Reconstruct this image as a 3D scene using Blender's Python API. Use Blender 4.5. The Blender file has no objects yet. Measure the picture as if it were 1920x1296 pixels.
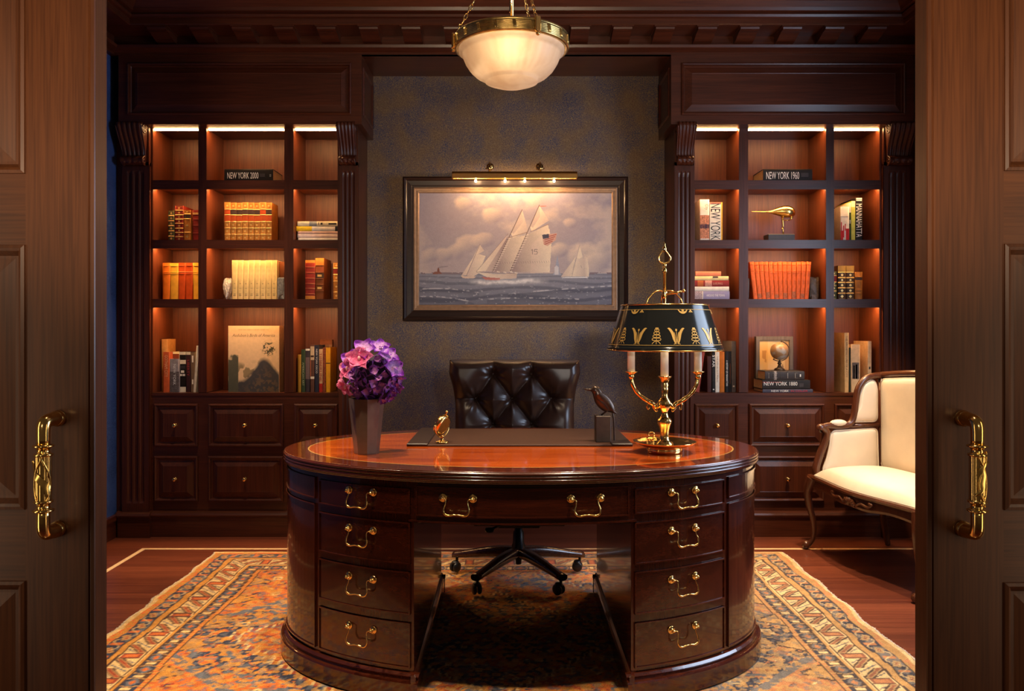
import bpy, math, random
import numpy as np
from mathutils import Vector, Matrix
random.seed(7)
SC = bpy.context.scene
COL = SC.collection
PI = math.pi
F, VX, VY, H = 1500.0, 957.0, 618.0, 1.238      # focal length in px, vanishing point, eye height

def PX(px, Y): return (px-VX)*Y/F
def PZ(py, Y): return H-(py-VY)*Y/F

ORG = {}
def link(o, parent=None, org=None):
    COL.objects.link(o)
    if parent is not None:
        o.parent = parent
        ORG[o.name] = ORG[parent.name]
    else:
        ORG[o.name] = Vector(org) if org is not None else Vector((0, 0, 0))
    return o

def tag(o, label=None, cat=None, group=None, kind=None):
    if label: o['label'] = label
    if cat: o['category'] = cat
    if group: o['group'] = group
    if kind: o['kind'] = kind
    return o

def thing(name, label, cat, loc=(0, 0, 0), group=None, kind=None):
    o = bpy.data.objects.new(name, None)
    o.empty_display_size = .05
    o.location = loc
    link(o, None, loc)
    return tag(o, label, cat, group, kind)

class MB:
    """collects shapes in world coordinates, then builds ONE mesh object"""
    def __init__(self, xf=None):
        self.v = []; self.f = []; self.m = []; self.s = []; self.xf = xf
    def add(self, vs, fs, mi=0, smooth=False, xf=None):
        b = len(self.v)
        for p in vs:
            p = Vector(p)
            if xf is not None: p = xf @ p
            if self.xf is not None: p = self.xf @ p
            self.v.append(p)
        for f in fs:
            self.f.append([i+b for i in f]); self.m.append(mi); self.s.append(smooth)
        return self
    def box(self, x0, x1, y0, y1, z0, z1, mi=0, bev=0, xf=None):
        if x0 > x1: x0, x1 = x1, x0
        if y0 > y1: y0, y1 = y1, y0
        if z0 > z1: z0, z1 = z1, z0
        if bev <= 0:
            vs = [(x0,y0,z0),(x1,y0,z0),(x1,y1,z0),(x0,y1,z0),(x0,y0,z1),(x1,y0,z1),(x1,y1,z1),(x0,y1,z1)]
            fs = [(0,3,2,1),(4,5,6,7),(0,1,5,4),(1,2,6,5),(2,3,7,6),(3,0,4,7)]
            return self.add(vs, fs, mi, False, xf)
        b = min(bev, (x1-x0)/2.01, (y1-y0)/2.01, (z1-z0)/2.01)
        X, Y, Z = (x0, x1), (y0, y1), (z0, z1)
        idx = {}; vs = []
        for i in (0, 1):
            for j in (0, 1):
                for k in (0, 1):
                    sx, sy, sz = (b if i == 0 else -b), (b if j == 0 else -b), (b if k == 0 else -b)
                    c = (X[i], Y[j], Z[k])
                    for a, p in (('x', (c[0], c[1]+sy, c[2]+sz)), ('y', (c[0]+sx, c[1], c[2]+sz)), ('z', (c[0]+sx, c[1]+sy, c[2]))):
                        idx[(i, j, k, a)] = len(vs); vs.append(p)
        fs = []
        for i in (0, 1):
            q = [idx[(i,0,0,'x')], idx[(i,1,0,'x')], idx[(i,1,1,'x')], idx[(i,0,1,'x')]]; fs.append(q if i else q[::-1])
            q = [idx[(0,i,0,'y')], idx[(0,i,1,'y')], idx[(1,i,1,'y')], idx[(1,i,0,'y')]]; fs.append(q if i else q[::-1])
            q = [idx[(0,0,i,'z')], idx[(1,0,i,'z')], idx[(1,1,i,'z')], idx[(0,1,i,'z')]]; fs.append(q if i else q[::-1])
        for i in (0, 1):
            for j in (0, 1):
                fs.append([idx[(i,j,0,'x')], idx[(i,j,0,'y')], idx[(i,j,1,'y')], idx[(i,j,1,'x')]])
                fs.append([idx[(i,0,j,'x')], idx[(i,0,j,'z')], idx[(i,1,j,'z')], idx[(i,1,j,'x')]])
                fs.append([idx[(0,i,j,'y')], idx[(0,i,j,'z')], idx[(1,i,j,'z')], idx[(1,i,j,'y')]])
                for k in (0, 1):
                    fs.append([idx[(i,j,k,'x')], idx[(i,j,k,'y')], idx[(i,j,k,'z')]])
        self.fixn = True
        return self.add(vs, fs, mi, False, xf)
    def prism(self, poly, axis, a0, a1, mi=0, smooth=False, caps=True, xf=None):
        """poly: 2D list in the other two axes (in xyz order), extruded along axis"""
        n = len(poly); vs = []
        for a in (a0, a1):
            for (u, w) in poly:
                vs.append({'x': (a, u, w), 'y': (u, a, w), 'z': (u, w, a)}[axis])
        fs = [(i, (i+1) % n, n+(i+1) % n, n+i) for i in range(n)]
        self.add(vs, fs, mi, smooth, xf)
        if caps:
            self.add(vs, [list(range(n))[::-1], list(range(n, 2*n))], mi, False, xf)
        return self
    def grid(self, pts, mi=0, smooth=True, closed_u=False, closed_v=False, xf=None):
        """pts[i][j]"""
        nu, nv = len(pts), len(pts[0])
        vs = [p for r in pts for p in r]; fs = []
        for i in range(nu if closed_u else nu-1):
            for j in range(nv if closed_v else nv-1):
                a, b = i, (i+1) % nu; c, d = j, (j+1) % nv
                fs.append((a*nv+c, b*nv+c, b*nv+d, a*nv+d))
        return self.add(vs, fs, mi, smooth, xf)
    def lathe(self, prof, c=(0, 0, 0), n=28, mi=0, smooth=True, rmod=None, xf=None):
        """prof: [(r,z)], about vertical axis at c"""
        pts = []
        for (r, z) in prof:
            row = []
            for k in range(n):
                t = 2*PI*k/n; rr = max(r, 1e-5)
                if rmod: rr = rmod(rr, t, z)
                row.append((c[0]+rr*math.cos(t), c[1]+rr*math.sin(t), c[2]+z))
            pts.append(row)
        return self.grid(pts, mi, smooth, False, True, xf)
    def tube(self, path, r, n=10, mi=0, closed=False, caps=True, xf=None, flat=None):
        """path of 3D points; r float or list"""
        P = [Vector(p) for p in path]; m = len(P)
        R = r if isinstance(r, (list, tuple)) else [r]*m
        T = []
        for i in range(m):
            if closed: t = P[(i+1) % m]-P[i-1]
            else: t = P[min(i+1, m-1)]-P[max(i-1, 0)]
            T.append(t.normalized() if t.length > 1e-9 else Vector((0, 0, 1)))
        up = Vector((0, 0, 1)) if abs(T[0].z) < .9 else Vector((0, 1, 0))
        nrm = (up-T[0]*up.dot(T[0])).normalized(); rows = []
        for i in range(m):
            nrm = (nrm-T[i]*nrm.dot(T[i]))
            nrm = nrm.normalized() if nrm.length > 1e-9 else T[i].orthogonal().normalized()
            bn = T[i].cross(nrm); fl = flat if flat else 1.0
            rows.append([P[i]+nrm*(R[i]*math.cos(2*PI*k/n))+bn*(R[i]*fl*math.sin(2*PI*k/n)) for k in range(n)])
        self.grid(rows, mi, True, closed, True, xf)
        if caps and not closed:
            self.add(rows[0], [list(range(n))], mi, False, xf); self.add(rows[-1], [list(range(n))[::-1]], mi, False, xf)
        return self
    def ball(self, c, r, n=16, mi=0, sc=(1, 1, 1), xf=None):
        pts = []
        for i in range(n//2+1):
            t = PI*i/(n//2)
            pts.append([(c[0]+r*sc[0]*max(math.sin(t), 1e-4)*math.cos(2*PI*k/n), c[1]+r*sc[1]*max(math.sin(t), 1e-4)*math.sin(2*PI*k/n), c[2]+r*sc[2]*math.cos(t)) for k in range(n)])
        return self.grid(pts, mi, True, False, True, xf)
    def build(self, name, mats, parent=None, label=None, cat=None, group=None, kind=None, org=None, weld=True, auto=None, bevel=None):
        if not isinstance(mats, (list, tuple)): mats = [mats]
        o0 = ORG[parent.name] if parent is not None else Vector(org if org is not None else (0, 0, 0))
        me = bpy.data.meshes.new(name)
        me.from_pydata([tuple(p-o0) for p in self.v], [], self.f)
        for m in mats: me.materials.append(m)
        me.polygons.foreach_set('material_index', self.m)
        me.polygons.foreach_set('use_smooth', self.s)
        me.update()
        import bmesh
        bm = bmesh.new(); bm.from_mesh(me)
        if weld: bmesh.ops.remove_doubles(bm, verts=bm.verts, dist=1e-5)
        bmesh.ops.recalc_face_normals(bm, faces=bm.faces)
        bm.to_mesh(me); bm.free()
        o = bpy.data.objects.new(name, me)
        if parent is None: o.location = o0
        link(o, parent, o0)
        if bevel:
            md = o.modifiers.new('bevel', 'BEVEL'); md.width = bevel; md.segments = 2; md.limit_method = 'ANGLE'; md.angle_limit = math.radians(40)
        return tag(o, label, cat, group, kind)

def loft(path, prof):
    """unused placeholder for a swept profile: rows = path points, prof = list of offsets"""
    return [[Vector(p)+Vector(q) for q in prof] for p in path]

def sm(a, b, t): return a+(b-a)*t
def bez(p0, p1, p2, p3, n=12):
    out = []
    for i in range(n+1):
        t = i/n; u = 1-t
        out.append(Vector(p0)*u**3+Vector(p1)*3*u*u*t+Vector(p2)*3*u*t*t+Vector(p3)*t**3)
    return out
def spline(pts, n=6, closed=False):
    """Catmull-Rom"""
    P = [Vector(p) for p in pts]; m = len(P); out = []
    for i in range(m if closed else m-1):
        if closed: a, b, c, d = P[i-1], P[i], P[(i+1) % m], P[(i+2) % m]
        else: a, b, c, d = P[max(i-1, 0)], P[i], P[i+1], P[min(i+2, m-1)]
        for k in range(n):
            t = k/n
            out.append(.5*((2*b)+(c-a)*t+(2*a-5*b+4*c-d)*t*t+(3*b-a-3*c+d)*t**3))
    if not closed: out.append(P[-1])
    return out

# ------------------------------------------------------------------ materials
MATS = {}
def srgb(r, g, b):
    f = lambda c: ((c/255)/12.92 if c/255 <= .04045 else (((c/255)+.055)/1.055)**2.4)
    return (f(r), f(g), f(b), 1)
def new_mat(name):
    m = bpy.data.materials.new(name); m.use_nodes = True
    nt = m.node_tree; b = nt.nodes['Principled BSDF']
    return m, nt, b
def pset(b, **k):
    for key, v in k.items():
        n = {'rough': 'Roughness', 'metal': 'Metallic', 'coat': 'Coat Weight', 'coatr': 'Coat Roughness', 'spec': 'Specular IOR Level', 'sheen': 'Sheen Weight', 'trans': 'Transmission Weight', 'sss': 'Subsurface Weight'}[key]
        b.inputs[n].default_value = v
def N(nt, t, **k):
    n = nt.nodes.new(t)
    for a, v in k.items(): setattr(n, a, v)
    return n
def plain(name, col, rough=.5, metal=0, coat=0, var=.12, vscale=40, bump=0, bscale=300, spec=.5, coatr=.1):
    """flat colour broken up by a soft noise"""
    if name in MATS: return MATS[name]
    m, nt, b = new_mat(name); pset(b, rough=rough, metal=metal, coat=coat, coatr=coatr, spec=spec)
    tc = N(nt, 'ShaderNodeTexCoord'); no = N(nt, 'ShaderNodeTexNoise'); no.inputs['Scale'].default_value = vscale; no.inputs['Detail'].default_value = 4
    nt.links.new(tc.outputs['Object'], no.inputs['Vector'])
    rm = N(nt, 'ShaderNodeValToRGB')
    c = col[:3]
    rm.color_ramp.elements[0].position = .3; rm.color_ramp.elements[1].position = .7
    rm.color_ramp.elements[0].color = tuple(x*(1-var) for x in c)+(1,)
    rm.color_ramp.elements[1].color = tuple(min(1, x*(1+var)) for x in c)+(1,)
    nt.links.new(no.outputs['Fac'], rm.inputs['Fac']); nt.links.new(rm.outputs['Color'], b.inputs['Base Color'])
    if bump:
        n2 = N(nt, 'ShaderNodeTexNoise'); n2.inputs['Scale'].default_value = bscale; n2.inputs['Detail'].default_value = 3
        bp = N(nt, 'ShaderNodeBump'); bp.inputs['Strength'].default_value = bump; bp.inputs['Distance'].default_value = .002
        nt.links.new(tc.outputs['Object'], n2.inputs['Vector']); nt.links.new(n2.outputs['Fac'], bp.inputs['Height']); nt.links.new(bp.outputs['Normal'], b.inputs['Normal'])
    MATS[name] = m
    return m
def wood(name, c0, c1, c2=None, axis='z', rough=.35, coat=.0, scale=1.0, coatr=.12, contrast=1.0, spec=.5, bump=.03):
    """grain stretched along an axis; dark pores, broad bands"""
    if name in MATS: return MATS[name]
    m, nt, b = new_mat(name); pset(b, rough=rough, coat=coat, coatr=coatr, spec=spec)
    L = nt.links.new
    tc = N(nt, 'ShaderNodeTexCoord')
    def stretched(fine, longs):
        mp = N(nt, 'ShaderNodeMapping'); s = [fine*scale]*3; s['xyz'.index(axis)] = longs*scale
        mp.inputs['Scale'].default_value = s
        L(tc.outputs['Object'], mp.inputs['Vector']); return mp
    n1 = N(nt, 'ShaderNodeTexNoise'); n1.inputs['Scale'].default_value = 1; n1.inputs['Detail'].default_value = 5; n1.inputs['Roughness'].default_value = .6
    L(stretched(28, 1.1).outputs['Vector'], n1.inputs['Vector'])
    n2 = N(nt, 'ShaderNodeTexNoise'); n2.inputs['Scale'].default_value = 1; n2.inputs['Detail'].default_value = 4; n2.inputs['Distortion'].default_value = .4
    L(stretched(190, 5).outputs['Vector'], n2.inputs['Vector'])
    n3 = N(nt, 'ShaderNodeTexNoise'); n3.inputs['Scale'].default_value = 1; n3.inputs['Detail'].default_value = 3
    L(stretched(5, .6).outputs['Vector'], n3.inputs['Vector'])
    rm = N(nt, 'ShaderNodeValToRGB'); e = rm.color_ramp.elements
    e[0].position = .5-.22/contrast; e[0].color = tuple(c0[:3])+(1,); e[1].position = .5+.22/contrast; e[1].color = tuple(c1[:3])+(1,)
    mx = N(nt, 'ShaderNodeMix', data_type='FLOAT'); mx.inputs[0].default_value = .35
    L(n1.outputs['Fac'], mx.inputs[2]); L(n3.outputs['Fac'], mx.inputs[3]); L(mx.outputs[0], rm.inputs['Fac'])
    r2 = N(nt, 'ShaderNodeValToRGB'); r2.color_ramp.elements[0].position = .35; r2.color_ramp.elements[1].position = .6
    r2.color_ramp.elements[0].color = (.55, .5, .5, 1); r2.color_ramp.elements[1].color = (1, 1, 1, 1)
    L(n2.outputs['Fac'], r2.inputs['Fac'])
    mc = N(nt, 'ShaderNodeMix', data_type='RGBA', blend_type='MULTIPLY'); mc.inputs[0].default_value = .75
    L(rm.outputs['Color'], mc.inputs[6]); L(r2.outputs['Color'], mc.inputs[7])
    L(mc.outputs[2], b.inputs['Base Color'])
    if bump:
        bp = N(nt, 'ShaderNodeBump'); bp.inputs['Strength'].default_value = bump; bp.inputs['Distance'].default_value = .002
        L(n2.outputs['Fac'], bp.inputs['Height']); L(bp.outputs['Normal'], b.inputs['Normal'])
    MATS[name] = m
    m['_'] = 0
    return m
def emit(name, col, s):
    if name in MATS: return MATS[name]
    m, nt, b = new_mat(name)
    nt.nodes.remove(b); e = N(nt, 'ShaderNodeEmission'); e.inputs[0].default_value = tuple(col[:3])+(1,); e.inputs[1].default_value = s
    nt.links.new(e.outputs[0], nt.nodes['Material Output'].inputs[0])
    MATS[name] = m
    return m
def attr_mat(name, attr='col', rough=.6, spec=.3, coat=0, noise=0, nscale=400, bump=0, sheen=0):
    m, nt, b = new_mat(name); pset(b, rough=rough, spec=spec, coat=coat, sheen=sheen); L = nt.links.new
    a = N(nt, 'ShaderNodeAttribute', attribute_name=attr)
    out = a.outputs['Color']
    tc = N(nt, 'ShaderNodeTexCoord')
    no = N(nt, 'ShaderNodeTexNoise'); no.inputs['Scale'].default_value = nscale; no.inputs['Detail'].default_value = 3
    L(tc.outputs['Object'], no.inputs['Vector'])
    if noise:
        rm = N(nt, 'ShaderNodeValToRGB'); rm.color_ramp.elements[0].color = (1-noise,)*3+(1,); rm.color_ramp.elements[1].color = (1+noise*.6,)*3+(1,)
        rm.color_ramp.elements[0].position = .35; rm.color_ramp.elements[1].position = .65
        L(no.outputs['Fac'], rm.inputs['Fac'])
        mc = N(nt, 'ShaderNodeMix', data_type='RGBA', blend_type='MULTIPLY'); mc.inputs[0].default_value = 1
        L(out, mc.inputs[6]); L(rm.outputs['Color'], mc.inputs[7]); out = mc.outputs[2]
    L(out, b.inputs['Base Color'])
    if bump:
        bp = N(nt, 'ShaderNodeBump'); bp.inputs['Strength'].default_value = bump; bp.inputs['Distance'].default_value = .003
        L(no.outputs['Fac'], bp.inputs['Height']); L(bp.outputs['Normal'], b.inputs['Normal'])
    MATS[name] = m
    return m
def text_geo(s, height=None, width=None, extrude=0, shear=0):
    """returns (verts2d, faces) of the lettering, baseline-left at 0,0, scaled to the given box"""
    cu = bpy.data.curves.new('lettering', 'FONT'); cu.body = s; cu.size = 1; cu.resolution_u = 3; cu.shear = shear
    ob = bpy.data.objects.new('lettering', cu); COL.objects.link(ob)
    dg = bpy.context.evaluated_depsgraph_get()
    me = bpy.data.meshes.new_from_object(ob.evaluated_get(dg))
    vs = [tuple(v.co) for v in me.vertices]; fs = [tuple(p.vertices) for p in me.polygons]
    bpy.data.objects.remove(ob); bpy.data.curves.remove(cu); bpy.data.meshes.remove(me)
    x0 = min(v[0] for v in vs); x1 = max(v[0] for v in vs); y0 = min(v[1] for v in vs); y1 = max(v[1] for v in vs)
    sx = sy = 1
    if height: sy = height/(y1-y0)
    if width: sx = width/(x1-x0)
    if height and not width: sx = sy
    if width and not height: sy = sx
    return [((v[0]-x0)*sx, (v[1]-y0)*sy) for v in vs], fs, (x1-x0)*sx, (y1-y0)*sy
def color_grid(name, X, Y, Z, C, mat, parent=None, org=(0, 0, 0), **kw):
    """grid mesh from arrays [nu,nv] with per-vertex colour C [nu,nv,3]"""
    nu, nv = X.shape
    o0 = ORG[parent.name] if parent is not None else Vector(org)
    me = bpy.data.meshes.new(name)
    co = np.stack([X-o0[0], Y-o0[1], Z-o0[2]], -1).reshape(-1, 3).astype(np.float32)
    i = np.arange((nu-1)*(nv-1)); a = (i//(nv-1))*nv+i % (nv-1)
    q = np.stack([a, a+nv, a+nv+1, a+1], -1).astype(np.int32)
    me.vertices.add(len(co)); me.vertices.foreach_set('co', co.ravel())
    me.loops.add(q.size); me.loops.foreach_set('vertex_index', q.ravel())
    me.polygons.add(len(q)); me.polygons.foreach_set('loop_start', np.arange(0, q.size, 4, dtype=np.int32))
    me.polygons.foreach_set('use_smooth', np.ones(len(q), bool))
    me.update(calc_edges=True)
    ca = me.color_attributes.new('col', 'FLOAT_COLOR', 'POINT')
    ca.data.foreach_set('color', np.concatenate([C.reshape(-1, 3), np.ones((len(co), 1))], 1).astype(np.float32).ravel())
    me.materials.append(mat)
    o = bpy.data.objects.new(name, me)
    if parent is None: o.location = o0
    link(o, parent, o0)
    return tag(o, **kw)
def vnoise(shape, cells, seed, octaves=4):
    """value noise image 0..1"""
    rng = np.random.default_rng(seed); out = np.zeros(shape); amp = 1; tot = 0
    cy, cx = cells
    for o in range(octaves):
        g = rng.random((int(cy)+3, int(cx)+3))
        yy = np.linspace(0, cy, shape[0]); xx = np.linspace(0, cx, shape[1])
        y0 = yy.astype(int); x0 = xx.astype(int); fy = (yy-y0)[:, None]; fx = (xx-x0)[None]
        fy = fy*fy*(3-2*fy); fx = fx*fx*(3-2*fx)
        a = g[y0][:, x0]; b = g[y0][:, x0+1]; c = g[y0+1][:, x0]; d = g[y0+1][:, x0+1]
        out += amp*((a*(1-fx)+b*fx)*(1-fy)+(c*(1-fx)+d*fx)*fy); tot += amp
        amp *= .5; cy *= 2; cx *= 2
    return out/tot
def in_poly(xx, yy, poly):
    r = np.zeros(xx.shape, bool); n = len(poly); j = n-1
    for i in range(n):
        xi, yi = poly[i]; xj, yj = poly[j]
        c = ((yi > yy) != (yj > yy)) & (xx < (xj-xi)*(yy-yi)/((yj-yi) if yj != yi else 1e-9)+xi)
        r ^= c; j = i
    return r
def seg_dist(xx, yy, x0, y0, x1, y1):
    dx, dy = x1-x0, y1-y0; t = np.clip(((xx-x0)*dx+(yy-y0)*dy)/(dx*dx+dy*dy+1e-12), 0, 1)
    return np.hypot(xx-x0-t*dx, yy-y0-t*dy)

W_CAB = wood('cabinet_wood', (.046, .0098, .0042), (.112, .0275, .0102), axis='z', rough=.36, coat=.10, coatr=.2, spec=.35)
W_CABX = wood('cabinet_wood_rail', (.046, .0098, .0042), (.112, .0275, .0102), axis='x', rough=.36, coat=.10, coatr=.2, spec=.35)
W_CABY = wood('cabinet_wood_return', (.046, .0098, .0042), (.112, .0275, .0102), axis='y', rough=.36, coat=.10, coatr=.2, spec=.35)
W_CAB_LIT = wood('cabinet_wood_lit', (.088, .0195, .0055), (.170, .040, .0105), axis='z', rough=.42, scale=1.1)  # same cabinet wood, lightened inside the bays for the glow of the strips
W_DOOR = wood('door_walnut', (.066, .0195, .0062), (.120, .0380, .0115), axis='z', rough=.4, coat=.1, scale=.9)
W_DOORX = wood('door_walnut_rail', (.066, .0195, .0062), (.120, .0380, .0115), axis='x', rough=.4, coat=.1, scale=.9)
W_DESK = wood('desk_mahogany', (.036, .0060, .0022), (.085, .0155, .0050), axis='z', rough=.22, coat=.6, coatr=.06)
W_DESKX = wood('desk_mahogany_rail', (.036, .0060, .0022), (.085, .0155, .0050), axis='x', rough=.22, coat=.6, coatr=.06)
W_CHAIR = wood('chair_walnut', (.055, .0140, .0050), (.125, .0350, .0115), axis='z', rough=.3, coat=.4, coatr=.1)
BRASS = plain('polished_brass', (.86, .56, .19), rough=.16, metal=1, var=.06, vscale=60)
GOLD = plain('gold_leaf', (.92, .60, .18), rough=.25, metal=1, var=.1, vscale=80)
OLDBRASS = plain('antique_brass', (.52, .36, .13), rough=.3, metal=1, var=.3, vscale=50)
DARKMETAL = plain('dark_bronze', (.075, .052, .040), rough=.28, metal=.75, var=.25, vscale=30)
BLACKPL = plain('black_castor', (.012, .011, .012), rough=.35)
# ------------------------------------------------------------------ room
YF, YH, YW = 4.80, 4.70, 5.10          # bookcase face, header face, back wall
XM = .035                              # middle of the room
XL, XR = -2.362, 2.432                 # side walls
ZC = 3.16
def mirx(x): return 2*XM-x

def nested(mb, x0, x1, z0, z1, steps, mi=0, cap=True, conv=None):
    """moulded rectangle facing -y: steps = [(inset, y)] from the outside in"""
    rings = []
    for (d, y) in steps:
        rings.append([(x0+d, y, z0+d), (x1-d, y, z0+d), (x1-d, y, z1-d), (x0+d, y, z1-d)])
    vs = [p for r in rings for p in r]; fs = []
    if conv: vs = [conv(p) for p in vs]
    for i in range(len(rings)-1):
        for k in range(4):
            fs.append((4*i+k, 4*i+(k+1) % 4, 4*i+4+(k+1) % 4, 4*i+4+k))
    if cap: b = 4*(len(rings)-1); fs.append((b, b+1, b+2, b+3))
    mb.add(vs, fs, mi)
    return mb

def wallpaper(name, blue):
    m, nt, b = new_mat(name); pset(b, rough=.42, metal=.05 if blue else .35, spec=.3); L = nt.links.new
    tc = N(nt, 'ShaderNodeTexCoord')
    vo = N(nt, 'ShaderNodeTexVoronoi', feature='DISTANCE_TO_EDGE'); vo.inputs['Scale'].default_value = 95
    no = N(nt, 'ShaderNodeTexNoise'); no.inputs['Scale'].default_value = 40; no.inputs['Detail'].default_value = 3
    mx = N(nt, 'ShaderNodeMix', data_type='RGBA'); mx.inputs[0].default_value = .03
    L(tc.outputs['Object'], no.inputs['Vector']); L(tc.outputs['Object'], mx.inputs[6]); L(no.outputs['Color'], mx.inputs[7]); L(mx.outputs[2], vo.inputs['Vector'])
    r1 = N(nt, 'ShaderNodeValToRGB'); r1.color_ramp.elements[0].position = .02; r1.color_ramp.elements[1].position = .13
    L(vo.outputs['Distance'], r1.inputs['Fac'])
    n2 = N(nt, 'ShaderNodeTexNoise'); n2.inputs['Scale'].default_value = 7; n2.inputs['Detail'].default_value = 6; L(tc.outputs['Object'], n2.inputs['Vector'])
    r2 = N(nt, 'ShaderNodeValToRGB'); e = r2.color_ramp.elements
    e[0].position = .38; e[1].position = .62
    if blue: e[0].color = (.020, .044, .150, 1); e[1].color = (.044, .085, .26, 1)
    else: e[0].color = (.072, .066, .105, 1); e[1].color = (.150, .095, .064, 1)
    L(n2.outputs['Fac'], r2.inputs['Fac'])
    m3 = N(nt, 'ShaderNodeMix', data_type='RGBA')
    m3.inputs[6].default_value = (.22, .155, .09, 1) if not blue else (.06, .11, .26, 1)
    L(r1.outputs['Color'], m3.inputs[0]); L(r2.outputs['Color'], m3.inputs[7]); L(m3.outputs[2], b.inputs['Base Color'])
    n4 = N(nt, 'ShaderNodeTexNoise'); n4.inputs['Scale'].default_value = 260; L(tc.outputs['Object'], n4.inputs['Vector'])
    bp = N(nt, 'ShaderNodeBump'); bp.inputs['Strength'].default_value = .22; bp.inputs['Distance'].default_value = .002
    L(n4.outputs['Fac'], bp.inputs['Height']); L(bp.outputs['Normal'], b.inputs['Normal'])
    MATS[name] = m
    return m
PAPER = wallpaper('metallic_wallpaper', False); PAPER_B = wallpaper('blue_wallpaper', True)

# floor: dark red planks running across, a pale inlay line around the room
def floor_mat():
    m, nt, b = new_mat('plank_floor'); pset(b, rough=.3, coat=.15, coatr=.15); L = nt.links.new
    tc = N(nt, 'ShaderNodeTexCoord'); sp = N(nt, 'ShaderNodeSeparateXYZ'); L(tc.outputs['Object'], sp.inputs[0])
    def M(op, a, c=None, clamp=False):
        n = N(nt, 'ShaderNodeMath', operation=op, use_clamp=clamp)
        for i, q in enumerate((a, c)):
            if q is None: continue
            if isinstance(q, (int, float)): n.inputs[i].default_value = q
            else: L(q, n.inputs[i])
        return n.outputs[0]
    row = M('FLOOR', M('DIVIDE', sp.outputs[1], .095))
    wn = N(nt, 'ShaderNodeTexWhiteNoise', noise_dimensions='1D'); L(row, wn.inputs['W'])
    mp = N(nt, 'ShaderNodeMapping'); mp.inputs['Scale'].default_value = (1.6, 55, 1)
    cb = N(nt, 'ShaderNodeCombineXYZ'); L(M('ADD', sp.outputs[0], M('MULTIPLY', wn.outputs['Value'], 9)), cb.inputs[0]); L(sp.outputs[1], cb.inputs[1])
    L(cb.outputs[0], mp.inputs['Vector'])
    no = N(nt, 'ShaderNodeTexNoise'); no.inputs['Scale'].default_value = 1; no.inputs['Detail'].default_value = 5; L(mp.outputs[0], no.inputs['Vector'])
    f = M('ADD', M('MULTIPLY', no.outputs['Fac'], .75), M('MULTIPLY', wn.outputs['Value'], .28))
    rm = N(nt, 'ShaderNodeValToRGB'); e = rm.color_ramp.elements; e[0].position = .3; e[1].position = .75
    e[0].color = (.085, .019, .0105, 1); e[1].color = (.21, .054, .024, 1); L(f, rm.inputs['Fac'])
    fr = M('FRACT', M('DIVIDE', sp.outputs[1], .095)); gap = M('LESS_THAN', fr, .03)
    mg = N(nt, 'ShaderNodeMix', data_type='RGBA'); L(M('MULTIPLY', gap, .6), mg.inputs[0]); L(rm.outputs['Color'], mg.inputs[6]); mg.inputs[7].default_value = (.02, .008, .005, 1)
    # rectangle of inlay
    ax = M('ABSOLUTE', M('SUBTRACT', sp.outputs[0], .125)); hx, y1, y0, w = 2.195, 4.515, 2.05, .013
    inx = M('LESS_THAN', ax, hx+w); iny = M('MULTIPLY', M('LESS_THAN', sp.outputs[1], y1+w), M('GREATER_THAN', sp.outputs[1], y0-w))
    outer = M('MULTIPLY', inx, iny)
    inner = M('MULTIPLY', M('LESS_THAN', ax, hx-w), M('MULTIPLY', M('LESS_THAN', sp.outputs[1], y1-w), M('GREATER_THAN', sp.outputs[1], y0+w)))
    ml = N(nt, 'ShaderNodeMix', data_type='RGBA'); L(M('SUBTRACT', outer, inner, True), ml.inputs[0]); L(mg.outputs[2], ml.inputs[6]); ml.inputs[7].default_value = (.78, .54, .30, 1)
    L(ml.outputs[2], b.inputs['Base Color'])
    return m
mb = MB(); mb.box(-3.2, 3.2, -2.5, 5.25, -.06, 0)
mb.build('floor', floor_mat(), kind='structure', label='dark red wood plank floor with a pale inlaid line', cat='floor')
mb = MB(); mb.box(XL-.1, XR+.1, 1.86, 5.25, ZC, ZC+.08)
mb.build('ceiling', plain('ceiling_paint', (.42, .33, .24), rough=.8, var=.04), kind='structure', label='plain ceiling above the dark wood cornice', cat='ceiling')
mb = MB(); mb.box(XL-.1, XR+.1, YW, YW+.12, 0, ZC)
mb.build('wall_back', PAPER, kind='structure', label='metallic grey brown papered wall behind the desk', cat='wall')
mb = MB(); mb.box(XL-.12, XL, 1.86, YW, 0, ZC)
mb.build('wall_left', PAPER_B, kind='structure', label='dark blue papered side wall beyond left door', cat='wall')
# right wall has a window opening out of the picture
wy0, wy1, wz0, wz1 = 2.25, 3.45, .95, 2.35
mb = MB()
mb.box(XR, XR+.12, 1.86, wy0, 0, ZC); mb.box(XR, XR+.12, wy1, YW, 0, ZC); mb.box(XR, XR+.12, wy0, wy1, 0, wz0); mb.box(XR, XR+.12, wy0, wy1, wz1, ZC)
mb.build('wall_right', PAPER_B, kind='structure', label='dark blue papered side wall beyond right door', cat='wall')
mb = MB()
for (a, b_, c, d) in ((wy0, wy1, wz0, wz0+.05), (wy0, wy1, wz1-.05, wz1), (wy0, wy0+.05, wz0, wz1), (wy1-.05, wy1, wz0, wz1), ((wy0+wy1)/2-.02, (wy0+wy1)/2+.02, wz0, wz1)):
    mb.box(XR+.03, XR+.09, a, b_, c, d)
mb.build('window_1', W_CAB, kind='structure', label='wood framed window in the right side wall', cat='window')
mb = MB(); mb.box(XL-.12, XR+.12, 1.80, 1.86, 2.845, ZC+.08); mb.box(XL-.12, -2.205, 1.80, 1.86, 0, 2.845); mb.box(2.205, XR+.12, 1.80, 1.86, 0, 2.845)
mb.build('wall_front', plain('hall_paint', (.45, .36, .26), rough=.8, var=.04), kind='structure', label='plain wall around and above the double doors', cat='wall')
mb = MB()
mb.box(XL, XL+.018, 1.9, YF-.03, 0, .125); mb.box(XL, XL+.026, 1.9, YF-.03, .105, .135)
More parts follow.
